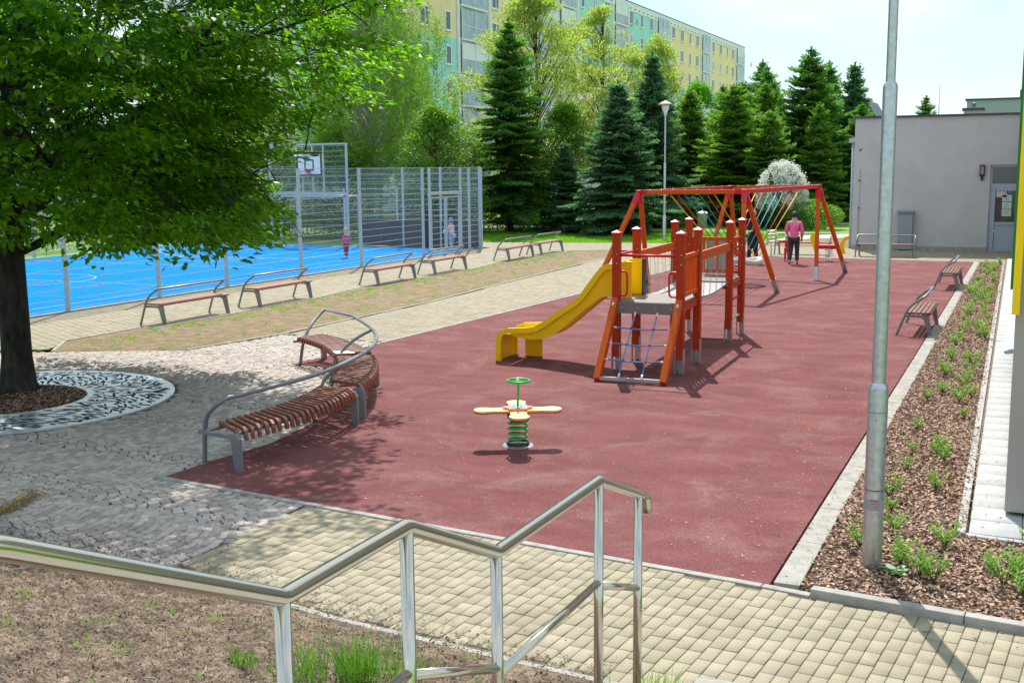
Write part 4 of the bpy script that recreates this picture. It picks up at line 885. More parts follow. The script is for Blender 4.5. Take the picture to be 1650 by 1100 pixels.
q = MB(); q.tube([(0, 0, .1), (0, 0, 2.9)], .014, 6); q.build('rod', MT['galv'], cd)
for z in (1.5, 2.5, 3.6): q = MB(); q.box((0, 0, z), (.06, .05, .05)); q.build('clamp', MT['cap'], cd)
dp = T('downpipe', 'grey blue rain pipe on the left corner of the grey building', 'downpipe', (-6.12, yf+.25, 0))
q = MB(); q.tube([(0, 0, 0), (0, 0, 3.9)], .05, 10); q.build('pipe', MT['bluel'], dp)
q = MB(); q.box((-.03, 0, 3.95), (.22, .2, .16)); q.build('hopper', MT['galv'], dp)
# aerials on the roof
for x_, y_, h_, nm in ((-5.2, 46, 1.9, 'tall thin aerial near the left end of the flat roof'), (-3.7, 50, 1.5, 'short thin aerial in the middle of the flat roof')):
    a_ = T('aerial', nm, 'aerial', (x_, y_, 4.79)); q = MB(); q.tube([(0, 0, 0), (0, 0, h_)], .012, 5); q.tube([(0, 0, 0), (0, 0, h_*.4)], .02, 5); q.build('mast', MT['galv'], a_)
# farther building
fb = T('rear_building', 'grey block rising behind the roof of the grey building', 'building', (-1, 70, 0))
q = MB(); q.box((1.3, 76, 3.3), (10, 12, 6.6)); q.build('wall', mat('rear_plaster', (.33, .38, .40), .9), fb, W=True)
q = MB(); q.box((1.3, 76, 6.64), (10.2, 12.2, .08)); rr_ = q.build('roof_edge', MT['cap'], fb, W=True)
q = MB(); q.box((-.75, 71, 6.9), (.5, .5, .5)); q.build('chimney', mat('brick_red', (.20, .10, .08), .9), fb, W=True)
ch = T('chimney_stack', 'short masonry chimney with a steel pipe on the flat roof', 'chimney', (-2.85, 60, 4.3))
q = MB(); q.box((0, 0, .65), (.85, .85, 1.3)); q.build('stack', MT['brick'], ch)
q = MB(); q.box((0, 0, 1.35), (1.0, 1.0, .12)); q.build('stack_cap', MT['cap'], ch)
q = MB(); q.lathe([(.09, 1.4), (.09, 1.62), (.12, 1.63), (0, 1.7)], seg=10); q.build('flue', MT['galv'], ch)
gh = T('distant_house', 'distant house gable with a pale wall left of the grey roof', 'house', (-15, 112, 0))
q = MB(); q.prism([(-2.4, 0), (1.2, 0), (1.2, 7.2), (.2, 8.8), (-2.4, 8.9)], 0, 8, lambda p, t: (p[0], t, p[1])); q.build('wall', mat('house_pale', (.42, .38, .28), .9), gh)
q = MB(); q.prism([(-2.5, 8.92), (.25, 8.85), (1.4, 7.0), (1.45, 7.2), (.35, 9.1), (-2.5, 9.15)], -.3, 8.3, lambda p, t: (p[0], t, p[1])); q.build('roof', MT['cap'], gh)

# ================================================================ side building (right edge)
sb = T('side_building', 'rendered building along the right edge with yellow and green window surround', 'building', (.1, 10.4, 0))
q = MB()
xa = .06
def sw_x(y): return -.12-(y-10.4)*.0105+.155
q.prism([(-.085, 10.42), (5.5, 10.2), (5.5, 43.2), (-.36, 43.2)], .07, 6.2, lambda p, t: (p[0], p[1], t)); q.build('wall', MT['plaster2'], sb, W=True)
q = MB(); q.prism([(.0, 10.52), (5.4, 10.3), (5.4, 43.15), (-.28, 43.15)], 0, .069, lambda p, t: (p[0], p[1], t)); q.build('plinth', MT['cap'], sb, W=True)
q = MB(); q.box((-.085, 10.36, 4.0), (.06, .10, 4.4)); q.build('window_surround', MT['yellow'], sb, W=True)
q = MB(); q.box((-.1275, 10.50, 4.1), (.02, .16, 4.2)); q.build('window_surround_edge', MT['dgreen'], sb, W=True)
q = MB(); q.prism([(-.14, .42), (-.05, .46), (.02, .46), (.02, .40), (-.12, .38)], 17.2, 21.5, lambda p, t: (p[0]-.13, t, p[1]+.02)); q.build('window_sill', MT['bluel'], sb, W=True)

# ================================================================ apartment block
ab = T('apartment_block', 'long panel apartment block with yellow, teal and white facade sections', 'apartment building', (-43, 100, 0))
AX = -43.0; ZB = [22.0-.55-2.65*k for k in range(9)]
wins = [72.5, 78.3, 82.2, 91.0, 94.6, 98.3, 112.0, 115.5, 119.3, 127.5, 131.3, 135.0, 144.2, 148.2, 152.0, 155.6, 164.2, 168.4, 172.3, 175.9]
balc = [(64.5, 69.5), (84.3, 89.2), (100.5, 105.0), (105.8, 109.8), (121.7, 125.8), (137.5, 141.6), (158.1, 161.8), (178.3, 182.2)]
secs = [(62, 63.8, 'y'), (63.8, 70.1, 'w'), (70.1, 83.7, 'y'), (83.7, 90.0, 'w'), (90.0, 99.9, 'y'), (99.9, 110.6, 'w'), (110.6, 121.1, 't'), (121.1, 126.6, 'w'), (126.6, 136.8, 't'), (136.8, 143.2, 'w'), (143.2, 157.5, 'y'), (157.5, 162.5, 'w'), (162.5, 177.6, 'y'), (177.6, 183.4, 'w')]
mats_ = {'y': 'ayel', 't': 'ateal', 'w': 'awht'}; opp = {'y': 't', 't': 'y', 'w': 'w'}
q = MB(); q.box((AX-6.2, 122.7, 10.8), (11.8, 121.2, 21.5)); q.build('core', MT['awht'], ab, W=True)
for (a, c, k) in secs:
    off = .0 if k != 'w' else -.02
    for z0, z1, kk in ((13.4, 20.7, k), (3.0, 13.4, opp[k]), (0, 3.0, 'base')):
        q = MB(); q.box((AX-.15+off, (a+c)/2, (z0+z1)/2), (.3, c-a-.004, z1-z0-.004)); q.build('facade_panel', MT['agry'] if kk == 'base' else MT[mats_[kk]], ab, W=True)
q = MB(); q.box((AX-.10, 122.7, 21.15), (.34, 121.6, .88)); q.build('attic_band', MT['awht'], ab, W=True)
q = MB()
for y in np.arange(63, 183, 1.6): q.box((AX+.075, y, 21.0), (.02, .55, .10))
q.build('attic_vents', MT['cap'], ab, W=True)
q = MB(); q.box((AX-6.1, 122.7, 21.66), (12.3, 122.0, .14)); q.build('roof', MT['cap'], ab, W=True)
for y in (63.8, 70.1, 83.9, 89.8, 99.9, 110.4, 121.2, 126.4, 136.9, 143.0, 157.6, 162.4, 177.7, 183.3):
    q = MB(); q.box((AX+.06, y, 10.35), (.14, .35, 20.68)); q.build('pilaster', MT['awht'], ab, W=True)
wf = pn = None; nwin = 0
rows = [20.0-2.65*k for k in range(7)]
for r_, zc in enumerate(rows):
    for wi, y in enumerate(wins):
        if r_ > 4: continue
        w = 1.45 if wi % 4 != 2 else .95; narrow = w < 1
        if wf is None or True:
            q = MB(); fw = .09
            for c, d_ in (((AX+.02, y-w/2+fw/2, zc), (.08, fw, 1.5)), ((AX+.02, y+w/2-fw/2, zc), (.08, fw, 1.5)), ((AX+.02, y, zc+.75-fw/2), (.08, w-2*fw, fw)), ((AX+.02, y, zc-.75+fw/2), (.08, w-2*fw, fw))): q.box(c, d_)
            if not narrow: q.box((AX+.02, y+.12, zc), (.08, .08, 1.5-2*fw))
            q.box((AX+.07, y, zc-.80), (.2, w+.1, .05))
            o = q.build('window', MT['wfr'], ab, W=True)
            q = MB(); q.box((AX+.012, y, zc), (.012, w-2*fw-.01, 1.32)); sub(q, 'pane', MT['glass'] if random.random() < .85 else MT['curt'], o)
q = MB()
for r_ in (5, 6):
    for wi, y in enumerate(wins): q.box((AX+.01, y, rows[r_]), (.04, 1.3, 1.45))
o = q.build('lower_windows', MT['glass'], ab, W=True); o['kind'] = 'stuff'
for r_ in range(6):
    for (a, c) in balc:
        zf = 20.0-2.65*r_-1.15; w = c-a
        q = MB(); q.box((AX-.01, (a+c)/2, zf-.06), (.5, w, .16)); q.box((AX+.20, (a+c)/2, zf+1.04), (.06, w, .07))
        for yy in (a+.03, (a+c)/2, c-.03): q.box((AX+.2, yy, zf+1.2), (.05, .06, 2.4))
        bo = q.build('balcony', MT['awht'], ab, W=True)
        q = MB(); q.box((AX+.20, (a+c)/2, zf+.51), (.02, w-.1, .96)); sub(q, 'parapet', MT['bglass'], bo)
        q = MB(); q.box((AX+.16, (a+c)/2, zf+1.72), (.02, w-.1, 1.25)); sub(q, 'glazing', random.choice([MT['bglass'], MT['curt'], MT['bglass'], MT['awht']]), bo)
dish_lab = 'round satellite dish on the apartment facade'
for y, z in ((110.2, 17.6), (126.7, 19.3), (125.9, 16.9), (131.6, 17.5), (148.6, 14.6), (156.4, 14.2), (184.2, 19.0), (183.6, 15.8), (142.2, 16.1)):
    q = MB(); n_ = 14
    q.add([(AX+.75+.12*math.cos(0), y, z)]+[(AX+.95, y+.42*math.cos(2*math.pi*k/n_), z+.42*math.sin(2*math.pi*k/n_)) for k in range(n_)], [(0, 1+k, 1+(k+1) % n_) for k in range(n_)], True); q.tube([(AX+.1, y, z-.3), (AX+.8, y, z-.1)], .03, 5)
    q.build('satellite_dish', mat('dish', (.32, .34, .36), .6), ab, W=True)
# low light building beyond the court on the far left
lb = T('low_building', 'long low pale building beyond the court, behind the tree crown', 'building', (-60, 50, 0))
q = MB(); q.box((-66, 48, 1.9), (10, 40, 3.8)); q.build('wall', MT['awht'], lb, W=True)
q = MB(); q.box((-66, 48, 3.86), (10.6, 40.6, .12)); q.build('roof', MT['cap'], lb, W=True)
for y in np.arange(31, 67, 3.2): q = MB(); q.box((-60.98, y, 2.0), (.06, 1.8, 1.5)); q.build('window', MT['glass'], lb, W=True)
# grate
gr = T('tree_grate', 'round pale steel tree grate with shard-shaped slots around the trunk', 'tree grate', (-12.6, 10.9, 0))
q = MB()
N_ = 96; vs = []; ri, ro = 1.05, 2.22
for r0, z0 in ((ri, -.01), (ri, .016), (ro, .016), (ro, -.01)):
    for k in range(N_): vs.append((r0*math.cos(2*math.pi*k/N_), r0*math.sin(2*math.pi*k/N_), z0))
q.add(vs, [(i*N_+k, i*N_+(k+1) % N_, (i+1)*N_+(k+1) % N_, (i+1)*N_+k) for i in range(3) for k in range(N_)]); q.build('grate_plate', MT['grate'], gr)
q = MB(); placed = []
for _ in range(14000):
    r_ = math.sqrt(random.uniform(1.13**2, 2.12**2)); a = random.uniform(0, 2*math.pi)
    flow = a+math.sin(a*3+r_*2)*.9+random.gauss(0, .35); l = random.uniform(.12, .40); w = random.uniform(.018, .050)
    c = Vector((r_*math.cos(a), r_*math.sin(a))); u_ = Vector((math.cos(flow), math.sin(flow)))
    if any((c-p).length < (l+l2_)*.36 and abs((c-p).cross(u_)) < .062 for p, l2_ in placed) or not (1.1+l*.4 < r_ < 2.17-l*.4): continue
    placed.append((c, l)); v_ = Vector((-u_.y, u_.x)); k = random.uniform(-.4, .4)
    P = [c-u_*l*.5, c+u_*l*k+v_*w, c+u_*l*.5+v_*w*.3, c+u_*l*.1-v_*w*.5]
    if len(placed) > 900: break
    q.add([(p.x, p.y, .0185) for p in P], [(0, 1, 2, 3)])
q.build('slots', MT['hole'], gr)['kind'] = 'stuff'
u = RNG.uniform(0, 6.283, 5200); r_ = 1.04*np.sqrt(RNG.uniform(.03, 1, 5200))
tag(flatbits('trunk_mulch', -12.6+r_*np.cos(u), 10.9+r_*np.sin(u), .01+RNG.uniform(0, .03, 5200), RNG.uniform(.02, .06, 5200), RNG.uniform(.012, .028, 5200), MT['chip'], tilt=.5), 'bark mulch filling the ring around the tree trunk', 'bark mulch', kind='stuff')
struct(MB().poly([(-12.6+1.05*math.cos(t), 10.9+1.05*math.sin(t)) for t in np.linspace(0, 6.283, 40, endpoint=False)], .006).build('mulch_soil', MT['bark_base']))
# litter bin on the lawn
bn = T('litter_bin', 'small grey litter bin on a post behind the climbing frame', 'litter bin', (-13.6, 50.5, 0))
q = MB(); q.tube([(0, 0, 0), (0, 0, .5)], .04, 8); q.build('post', MT['galv'], bn)
q = MB(); q.lathe([(.0, .35), (.2, .35), (.22, .95), (.24, .97)], seg=14); q.build('bin_body', MT['binm'], bn)
q = MB(); q.lathe([(.25, .97), (.2, 1.04), (0, 1.08)], seg=14); q.build('bin_lid', MT['white'], bn)
wb = T('wire_bin', 'pale wire mesh basket at the left end of the bench behind the person in pink', 'litter bin', (-8.15, 39.35, 0))
q = MB()
for k in range(18): a = 2*math.pi*k/18; q.tube([(.14*math.cos(a), .14*math.sin(a), .38), (.17*math.cos(a), .17*math.sin(a), .86)], .006, 4)
for z in (.38, .5, .62, .74, .86): q.tube([((.14+.03*(z-.38)/.48)*math.cos(a), (.14+.03*(z-.38)/.48)*math.sin(a), z) for a in np.linspace(0, 6.283, 18, endpoint=False)], .008, 4, close=True)
q.build('basket', MT['galv'], wb); q = MB(); q.tube([(0, 0, 0), (0, 0, .4)], .025, 6); q.build('post', MT['galv'], wb)
# ================================================================ trees
def limb_tube(mb, P, r0, r1, seg=7):
    n = len(P); mb.tube(P, [r0+(r1-r0)*i/(n-1) for i in range(n)], seg)
def cloud_from_clusters(Cn, O, nper, rad, L, Wd, droop, flat=.35, rs=RNG):
    """Cn cluster centres (n,3), O outward directions; returns leaf base, dir, normal, size"""
    n = len(Cn); idx = np.repeat(np.arange(n), nper); m = len(idx)
    off = rs.normal(0, 1, (m, 3)); off = off/np.maximum(np.linalg.norm(off, axis=1, keepdims=True), .3)*rs.uniform(0, 1, (m, 1))**.5
    off[:, 2] *= flat; r = (rad if np.ndim(rad) == 0 else rad[idx][:, None]); P = Cn[idx]+off*r
    rr_ = np.hypot(off[:, 0], off[:, 1]); P[:, 2] -= rr_**2*r.squeeze()*droop if np.ndim(r) else rr_**2*r*droop
    D = O[idx]*.7+off*np.array([1, 1, .2])*1.0+rs.normal(0, .35, (m, 3)); D[:, 2] -= droop
    Nn = np.stack([rs.normal(0, .45, m), rs.normal(0, .45, m), np.ones(m)], 1)+O[idx]*.35
    return P, D, Nn, L*rs.uniform(.65, 1.2, m), Wd*rs.uniform(.7, 1.15, m)

# --- the big hornbeam at the left
bt = T('broadleaf_tree', 'big dark leafy tree growing out of the round steel grate', 'tree', (-12.95, 11.45, 0))
rs = np.random.default_rng(11)
q = MB(); tp = [(0, 0, -.05), (.0, 0, .12), (.0, .01, .5), (.02, 0, 1.2), (.0, .02, 1.9), (.03, .05, 2.6)]
q.tube(tp, [.33, .25, .205, .195, .19, .17], 18)
limbs = []
def grow(p, d, L, r, dep):
    P = [Vector(p)]; d = Vector(d).normalized(); n = 6
    for i in range(n):
        d = (d+Vector((rs.normal(0, .10), rs.normal(0, .10), rs.normal(.0, .07)+(.03 if dep == 0 else 0)))).normalized(); P.append(P[-1]+d*L/n)
    limb_tube(q, P, r, r*.35, 8 if dep == 0 else 5); limbs.append((P, r, dep))
    if dep < 2:
        for k in range(5 if dep == 0 else 4):
            i = rs.integers(2, n); dd = (P[i]-P[i-1]).normalized(); sd = Vector((rs.normal(), rs.normal(), rs.normal()*.4)); sd = (sd-dd*sd.dot(dd)).normalized()
            grow(P[i], dd*.75+sd*.8, L*rs.uniform(.4, .6), r*.38, dep+1)
for k in range(13):
    a = k*2.4; el = [.25, .5, .8, 1.15][k % 4]; grow((0, .03, 1.9+.13*(k % 4)), (math.cos(a)*math.cos(el), math.sin(a)*math.cos(el), math.sin(el)), 2.9 if el < 1 else 4.2, .055, 0)
grow((0, 0, 2.3), (.1, .05, 1), 5.5, .17, 0); grow((.05, 0, 2.3), (.45, -.1, .9), 4.4, .10, 0); grow((.0, 0, 2.3), (.85, .42, .45), 4.6, .08, 0)
q.build('trunk', MT['bark'], bt)
def crownR(z, a):
    base = np.interp(z, [1.95, 2.4, 2.8, 3.15, 3.5, 4.0, 5.1, 6.2, 7.6, 8.8, 9.6], [3.0, 3.9, 4.05, 3.65, 3.75, 4.25, 5.2, 5.6, 4.5, 2.8, .6])
    return base*(1+.08*np.sin(3*a+z)+.06*np.sin(5*a-2*z+1)+.04*np.sin(9*a+3*z))
nC = 3000; zc = rs.uniform(2.28, 9.2, nC*2); ac = rs.uniform(0, 2*math.pi, nC*2); fr = rs.uniform(.12, 1, nC*2)**.50
rc = crownR(zc, ac)*fr; keep = np.ones(nC*2, bool); keep[(fr < .5) & (rs.random(nC*2) < .5)] = False
zc, ac, rc = zc[keep][:nC], ac[keep][:nC], rc[keep][:nC]
zc = zc-.35*(rc/5)**2
Cn = np.stack([rc*np.cos(ac), rc*np.sin(ac), zc], 1)
# holes: drop clusters where 3-D noise is low so that the sky shows through
nzv = np.array([mn.noise(Vector((c[0]*.85, c[1]*.85, c[2]*1.25))) for c in Cn]); Cn = Cn[nzv > -.18]; 
O = unit(Cn*np.array([1, 1, .0])+np.array([0, 0, .001]))
Pl, Dl, Nl, Ll, Wl = cloud_from_clusters(Cn, O, 76, rs.uniform(.36, .60, len(Cn)), .128, .076, .42, .22, rs)
cr_ = leaves('crown', Pl, Dl, Nl, Ll, Wl, LM['big'], bt)
# twigs to clusters
q = MB(); allp = [p for P, r, dpt in limbs if dpt >= 1 for p in P[2:]]; AP = np.array([tuple(p) for p in allp])
for c in Cn[::2]:
    dd = np.linalg.norm(AP-c, axis=1)+.6*np.maximum(0, np.linalg.norm(AP[:, :2], axis=1)-np.linalg.norm(c[:2])); j = int(np.argmin(dd))
    if dd[j] < 2.2: a = Vector(AP[j]); b_ = Vector(c); q.tube([a, a.lerp(b_, .5)+Vector((0, 0, .08)), b_], [.012, .008, .004], 4, cap=False)
q.build('twigs', MT['bark'], bt)['kind'] = 'stuff'
print('big tree leaves', len(Pl))

def spruce(name, h, Rr, m, seed, dens=1.0, low=.25, L=.17, shape=.72):
    """returns proto root: trunk + crown of needle sprays on drooping whorled branches"""
    r = np.random.default_rng(seed); P, D, Nn = [], [], []; S = []
    tb = MB(); tb.tube([(0, 0, 0), (r.normal(0, .03), r.normal(0, .03), h*.5), (0, 0, h*.985)], [.028*h*.5+.04, .016*h*.5+.02, .006], 8)
    z = low; br_ = MB()
    while z < h*.985:
        t = (z-low)/(h-low); rad = Rr*(1-t)**shape*r.uniform(.82, 1.15)+.06; nb = int(9+4*r.random()); a0 = r.uniform(0, 6.28)
        for k in range(nb):
            a = a0+2*math.pi*k/nb+r.normal(0, .15); rl = rad*r.uniform(.42, 1.25); zb_ = z+r.uniform(-.30, .26)*min(1, rad+.2); up = .30*(t-.35)+r.normal(0, .11)
            n = max(3, int(rl/.085)); s = np.linspace(.08, 1, n); rx = s*rl; zz = zb_+rl*(up*s-.28*s**2*(1-t)+.16*s**3)
            dx, dy = math.cos(a), math.sin(a)
            if k % 2 == 0: br_.tube([(0, 0, z), (dx*rx[n//2], dy*rx[n//2], zz[n//2]), (dx*rx[-1], dy*rx[-1], zz[-1])], [.02, .012, .004], 3, cap=False)
            for i in range(n):
                w = rl*.36*(1-s[i])**.6*(s[i]**.25)+.05; m2 = max(2, int(dens*(2+w/.075)))
                for side in (-1, 1):
                    for j in range(m2):
                        q_ = (j+r.random())/m2; px = rx[i]+q_*w*.55; py = side*q_*w
                        P.append((dx*px-dy*py, dy*px+dx*py, zz[i]-.10*q_*w+r.normal(0, .015))); D.append((dx*.75-dy*side*.9+r.normal(0, .25), dy*.75+dx*side*.9+r.normal(0, .25), -.30+.55*t+r.normal(0, .35))); Nn.append((r.normal(0, .3), r.normal(0, .3), 1))
        z += (.17+.12*(1-t))*r.uniform(.8, 1.2)*max(.8, h/9)
    # leader
    for k in range(60): zz = h*(.93+.08*r.random()); P.append((0, 0, zz)); a = r.uniform(0, 6.28); D.append((math.cos(a)*.6, math.sin(a)*.6, .9)); Nn.append((0, 0, 1))
    P = np.array(P); n = len(P)
    root = T(name, 'x', 'tree', (0, 0, 0)); tb.build('trunk', MT['trunk'], root); br_.build('branches', MT['trunk'], root)
    leaves('crown', P, np.array(D), np.array(Nn)+r.normal(0, .35, (n, 3)), L*r.uniform(.6, 1.3, n), L*.5, LM[m], root, fold=.3)
    print(name, h, n); return root
def setup(o, loc, label, group=None, rz=None, sc=None):
    o.location = loc; o['label'] = label
    if group: o['group'] = group
    if rz is not None: o.rotation_euler = (0, 0, rz)
    if sc: o.scale = sc
    return o
G2 = 'spruces standing on the lawn behind the playground'
s1 = setup(spruce('spruce_tree', 10.1, 2.6, 'spruce', 1, low=1.45), (-23.4, 51.0, -.05), 'tallest slim dark green spruce right of the court fence', G2)
s2 = setup(spruce('spruce_tree', 6.9, 2.45, 'blues', 2, 1.1), (-17.6, 50.4, -.05), 'broad blue-green spruce standing just left of the swing frame', G2)
s3 = setup(spruce('spruce_tree', 9.6, 3.2, 'spruce', 3, 1.1), (-11.9, 67.1, -.05), 'tallest spruce right of the playground, behind the white blossom shrub', G2)
s4 = setup(spruce('spruce_tree', 7.3, 2.8, 'yels', 4), (-14.9, 61.4, -.05), 'lighter green bushy spruce in the middle of the row, right of the lamp', G2)
s2b = copy_tree(s2, (-20.6, 51.3, -.05), 2.0, 'small narrow blue spruce between the tall green spruce and the broad blue one', G2); s2b.scale = (.55, .55, .62)
s5 = copy_tree(s2, (-18.3, 57.7, -.05), 1.0, 'dark tall narrow spruce directly behind the white lamp post', G2); s5.scale = (.92, .92, 1.28)
s6 = copy_tree(s3, (-15.9, 74.2, -.05), 2.4, 'dark spruce top showing left of the tallest right-hand spruce', G2); s6.scale = (.8, .8, .97)
s7 = copy_tree(s3, (-12.3, 75.9, -.05), 4.1, 'spruce whose top shows just right of the tallest right-hand spruce', G2); s7.scale = (.72, .72, 1.0)
s8 = copy_tree(s2, (-10.3, 73.0, -.05), 3.1, 'rightmost spruce, beside the corner of the grey building', G2); s8.scale = (.95, .95, 1.32)
s9 = copy_tree(s4, (-12.7, 60.3, -.05), .7, 'low dark spruce left of the white blossom shrub', G2); s9.scale = (.8, .8, .80)
s10 = copy_tree(s3, (-20.2, 80, -.05), 5.0, 'far spruce in front of the right end of the apartment block', G2); s10.scale = (.8, .8, .90)
s11 = copy_tree(s4, (-18.6, 66, -.05), 5.4, 'light green spruce behind and right of the lamp post', G2); s11.scale = (.9, .9, 1.02)
s12 = copy_tree(s1, (-19.2, 88, -.05), 2.2, 'sparse distant conifer at the corner of the apartment block', G2); s12.scale = (1.1, 1.1, 1.08)
s13 = copy_tree(s3, (-9.2, 68.5, -.05), 1.5, 'dark spruce half hidden by the grey building corner', G2); s13.scale = (.7, .7, .68)
s14 = copy_tree(s1, (-9.4, 112, -.05), .3, 'tiny distant spruce tip above the flat grey roof', G2); s14.scale = (1, 1, .91)
s15 = copy_tree(s3, (-16.5, 70, -.05), .9, 'dark spruce filling the gap behind the light green middle spruce', G2); s15.scale = (.85, .85, .84)

for i, (x, y, sc_, src, lb_) in enumerate(((-13.5, 70.5, (.8, .8, .62), 's3', 'dark green spruce behind the white blossom shrub, left of the tallest one'), (-22.5, 73, (.9, .9, .72), 's3', 'spruce far behind the lamp post, below the facade'), (-17.3, 84, (.9, .9, .95), 's3', 'far conifer right of the apartment block corner'), (-27.0, 61, (.8, .8, .6), 's3', 'spruce behind the tall slim spruce, mostly hidden'), (-14.2, 66.5, (.72, .72, .80), 's3', 'spruce between the light green middle spruce and the tallest one'), (-17.6, 76, (.85, .85, .88), 's3', 'spruce top right of the apartment corner, behind the light green spruce'), (-13.9, 82, (.9, .9, 1.0), 's3', 'far spruce between two taller spruce tops on the right'), (-10.9, 64.5, (.6, .6, .66), 's3', 'short spruce in front of the right-hand tall spruce'))):
    c = copy_tree([s3, s4, s1, s4, s4, s2, s3, s4][i], (x, y, -.05), i*1.7, lb_, G2); kz = [9.6, 7.3, 10.1, 7.3, 7.3, 6.9, 9.6, 7.3][i]; c.scale = (sc_[0], sc_[1]*1.08, sc_[2]*9.6/kz); c.rotation_euler = (R(random.uniform(-2, 2)), R(random.uniform(-2, 2)), i*1.7)
def broad(name, h, Rr, m, seed, n=16000, L=.13, z0=.25, gaps=-.15, upright=.5, w=.5, ncl=420, droop=.3, trunk='trunk', crad=.55, flat=.5):
    r = np.random.default_rng(seed); root = T(name, 'x', 'tree', (0, 0, 0)); tb = MB()
    tb.tube([(0, 0, 0), (.1, 0, h*.22), (0, .1, h*.5), (.1, 0, h*.92)], [.02*h*.6+.04, .015*h*.6+.03, .03+.006*h, .015], 8)
    zc = r.uniform(z0*h, h, ncl*3); t = (zc-z0*h)/(h*(1-z0)); ac = r.uniform(0, 6.283, ncl*3); rad = Rr*np.sin(np.pi*np.clip(t*.93+.07, 0, 1)**.75)**.62*(1+.22*np.sin(3*ac+seed)+.15*np.sin(5*ac+zc))*r.uniform(.15, 1, ncl*3)**.5
    Cn = np.stack([rad*np.cos(ac), rad*np.sin(ac), zc], 1); nz_ = np.array([mn.noise(Vector((c[0]*.7+seed, c[1]*.7, c[2]*.7))) for c in Cn]); Cn = Cn[nz_ > gaps][:ncl]
    for c in Cn[::3]:
        zb = c[2]-np.hypot(c[0], c[1])*(.5+upright)-.2; zb = max(z0*h*.7, zb); a = Vector((.05, 0, min(zb, h*.88))); b_ = Vector(c); tb.tube([a, a.lerp(b_, .5)+Vector((0, 0, .1)), b_], [.035, .02, .006], 4, cap=False)
    O = unit(Cn-np.array([0, 0, h*.35])); per = max(4, n//len(Cn))
    P, D, Nn, Ls, Ws = cloud_from_clusters(Cn, O, per, r.uniform(crad*.7, crad*1.3, len(Cn)), L, L*w, droop, flat, r)
    D[:, 2] += upright*.5
    tb.build('trunk', MT[trunk], root); leaves('crown', P, D, Nn, Ls, Ws, LM[m], root)
    return root
G3 = 'broadleaf trees between the playground and the apartment block'
setup(broad('maple_tree', 12.3, 4.0, 'maple', 21, 36000, .15, .22, -.02, .8, .5, 640, .15), (-24.8, 57.5, -.05), 'pale yellow-green airy tree behind the tall slim spruce', G3)
setup(broad('maple_tree', 12.0, 3.0, 'maple', 22, 24000, .15, .25, -.02, .9, .5, 420, .15), (-23.0, 63.0, -.05), 'pale green tree with forked branches right of the tall slim spruce', G3)
setup(broad('maple_tree', 10.7, 1.9, 'maple', 23, 15000, .15, .3, -.05, 1.0, .5, 260, .1), (-20.4, 64.5, -.05), 'narrow yellow-green tree behind the lamp post in front of the facade', G3)
setup(broad('ash_tree', 8.3, 1.5, 'bright', 24, 16000, .15, .35, -.2, .4, .5, 200, .3), (-19.6, 71.5, -.05), 'bright fresh green tree top right of the lamp head', G3)
setup(broad('broadleaf_tree', 5.8, 2.3, 'dark', 25, 24000, .13, .12, -.25, .3, .6, 360, .3), (-25.4, 47.0, -.05), 'low dense green tree right behind the court fence corner', G3)
setup(broad('broadleaf_tree', 6.2, 2.0, 'dark', 26, 20000, .13, .1, -.2, .3, .6, 300, .3), (-21.9, 54.5, -.05), 'green tree filling the gap left of the broad blue spruce', G3)
def weeping(h, Rr, seed, nst=900, per=34):
    r = np.random.default_rng(seed); root = T('birch_tree', 'x', 'tree', (0, 0, 0)); tb = MB()
    tb.tube([(0, 0, 0), (.2, .1, h*.3), (.0, .2, h*.6), (.2, .1, h*.95)], [.22, .17, .10, .02], 10)
    P, D, Nn = [], [], []
    for k in range(nst):
        a = r.uniform(0, 6.283); zt = h*r.uniform(.30, 1.0); rad = Rr*math.sin(math.pi*min(1, (zt/h)*.86+.08))**.6*r.uniform(.15, 1)**.5*(1+.15*math.sin(4*a)); l = r.uniform(.8, 2.8)*min(1, zt/5)
        x, y = rad*math.cos(a), rad*math.sin(a)
        if k % 7 == 0: z1 = max(h*.15, zt-rad*.9); tb.tube([(.1, .1, z1), (x*.5, y*.5, (z1+zt)/2+.2), (x, y, zt)], [.05, .025, .006], 4, cap=False)
        if mn.noise(Vector((x*.5, y*.5, zt*.5))) < -.22: continue
        sway = r.normal(0, .14, 2)
        t = r.random(per); P.append(np.stack([x+sway[0]*t*l+r.normal(0, .07, per), y+sway[1]*t*l+r.normal(0, .07, per), zt-t*l], 1)); D.append(np.stack([r.normal(0, .4, per), r.normal(0, .4, per), np.full(per, -1.)], 1)); Nn.append(r.normal(0, 1, (per, 3)))
    P = np.concatenate(P); tb.build('trunk', MT['barkb'], root)
    leaves('crown', P, np.concatenate(D), np.concatenate(Nn), .10*r.uniform(.7, 1.4, len(P)), .055, LM['birch'], root); return root
w1 = setup(weeping(14.5, 4.4, 31, 2300, 52), (-31.2, 50.5, -.05), 'large weeping birch hanging over the far end of the court', 'weeping birches behind the court')
w2 = copy_tree(w1, (-36.5, 60.5, -.05), 2.0, 'weeping birch farther back whose hanging twigs overlap the yellow facade', 'weeping birches behind the court'); w2.scale = (.8, .8, .93)
w3 = copy_tree(w1, (-38.5, 47.5, -.05), 4.0, 'weeping birch at the left, mostly hidden behind the big dark tree', 'weeping birches behind the court'); w3.scale = (.85, .85, .70)
t_ = broad('broadleaf_tree', 5.2, 2.4, 'dark', 41, 11000, .15, .1, -.2, .3, .6, 260, .3)
setup(t_, (-29.5, 45.5, -.05), 'low green tree behind the backboard section of the end fence', 'low trees behind the court')
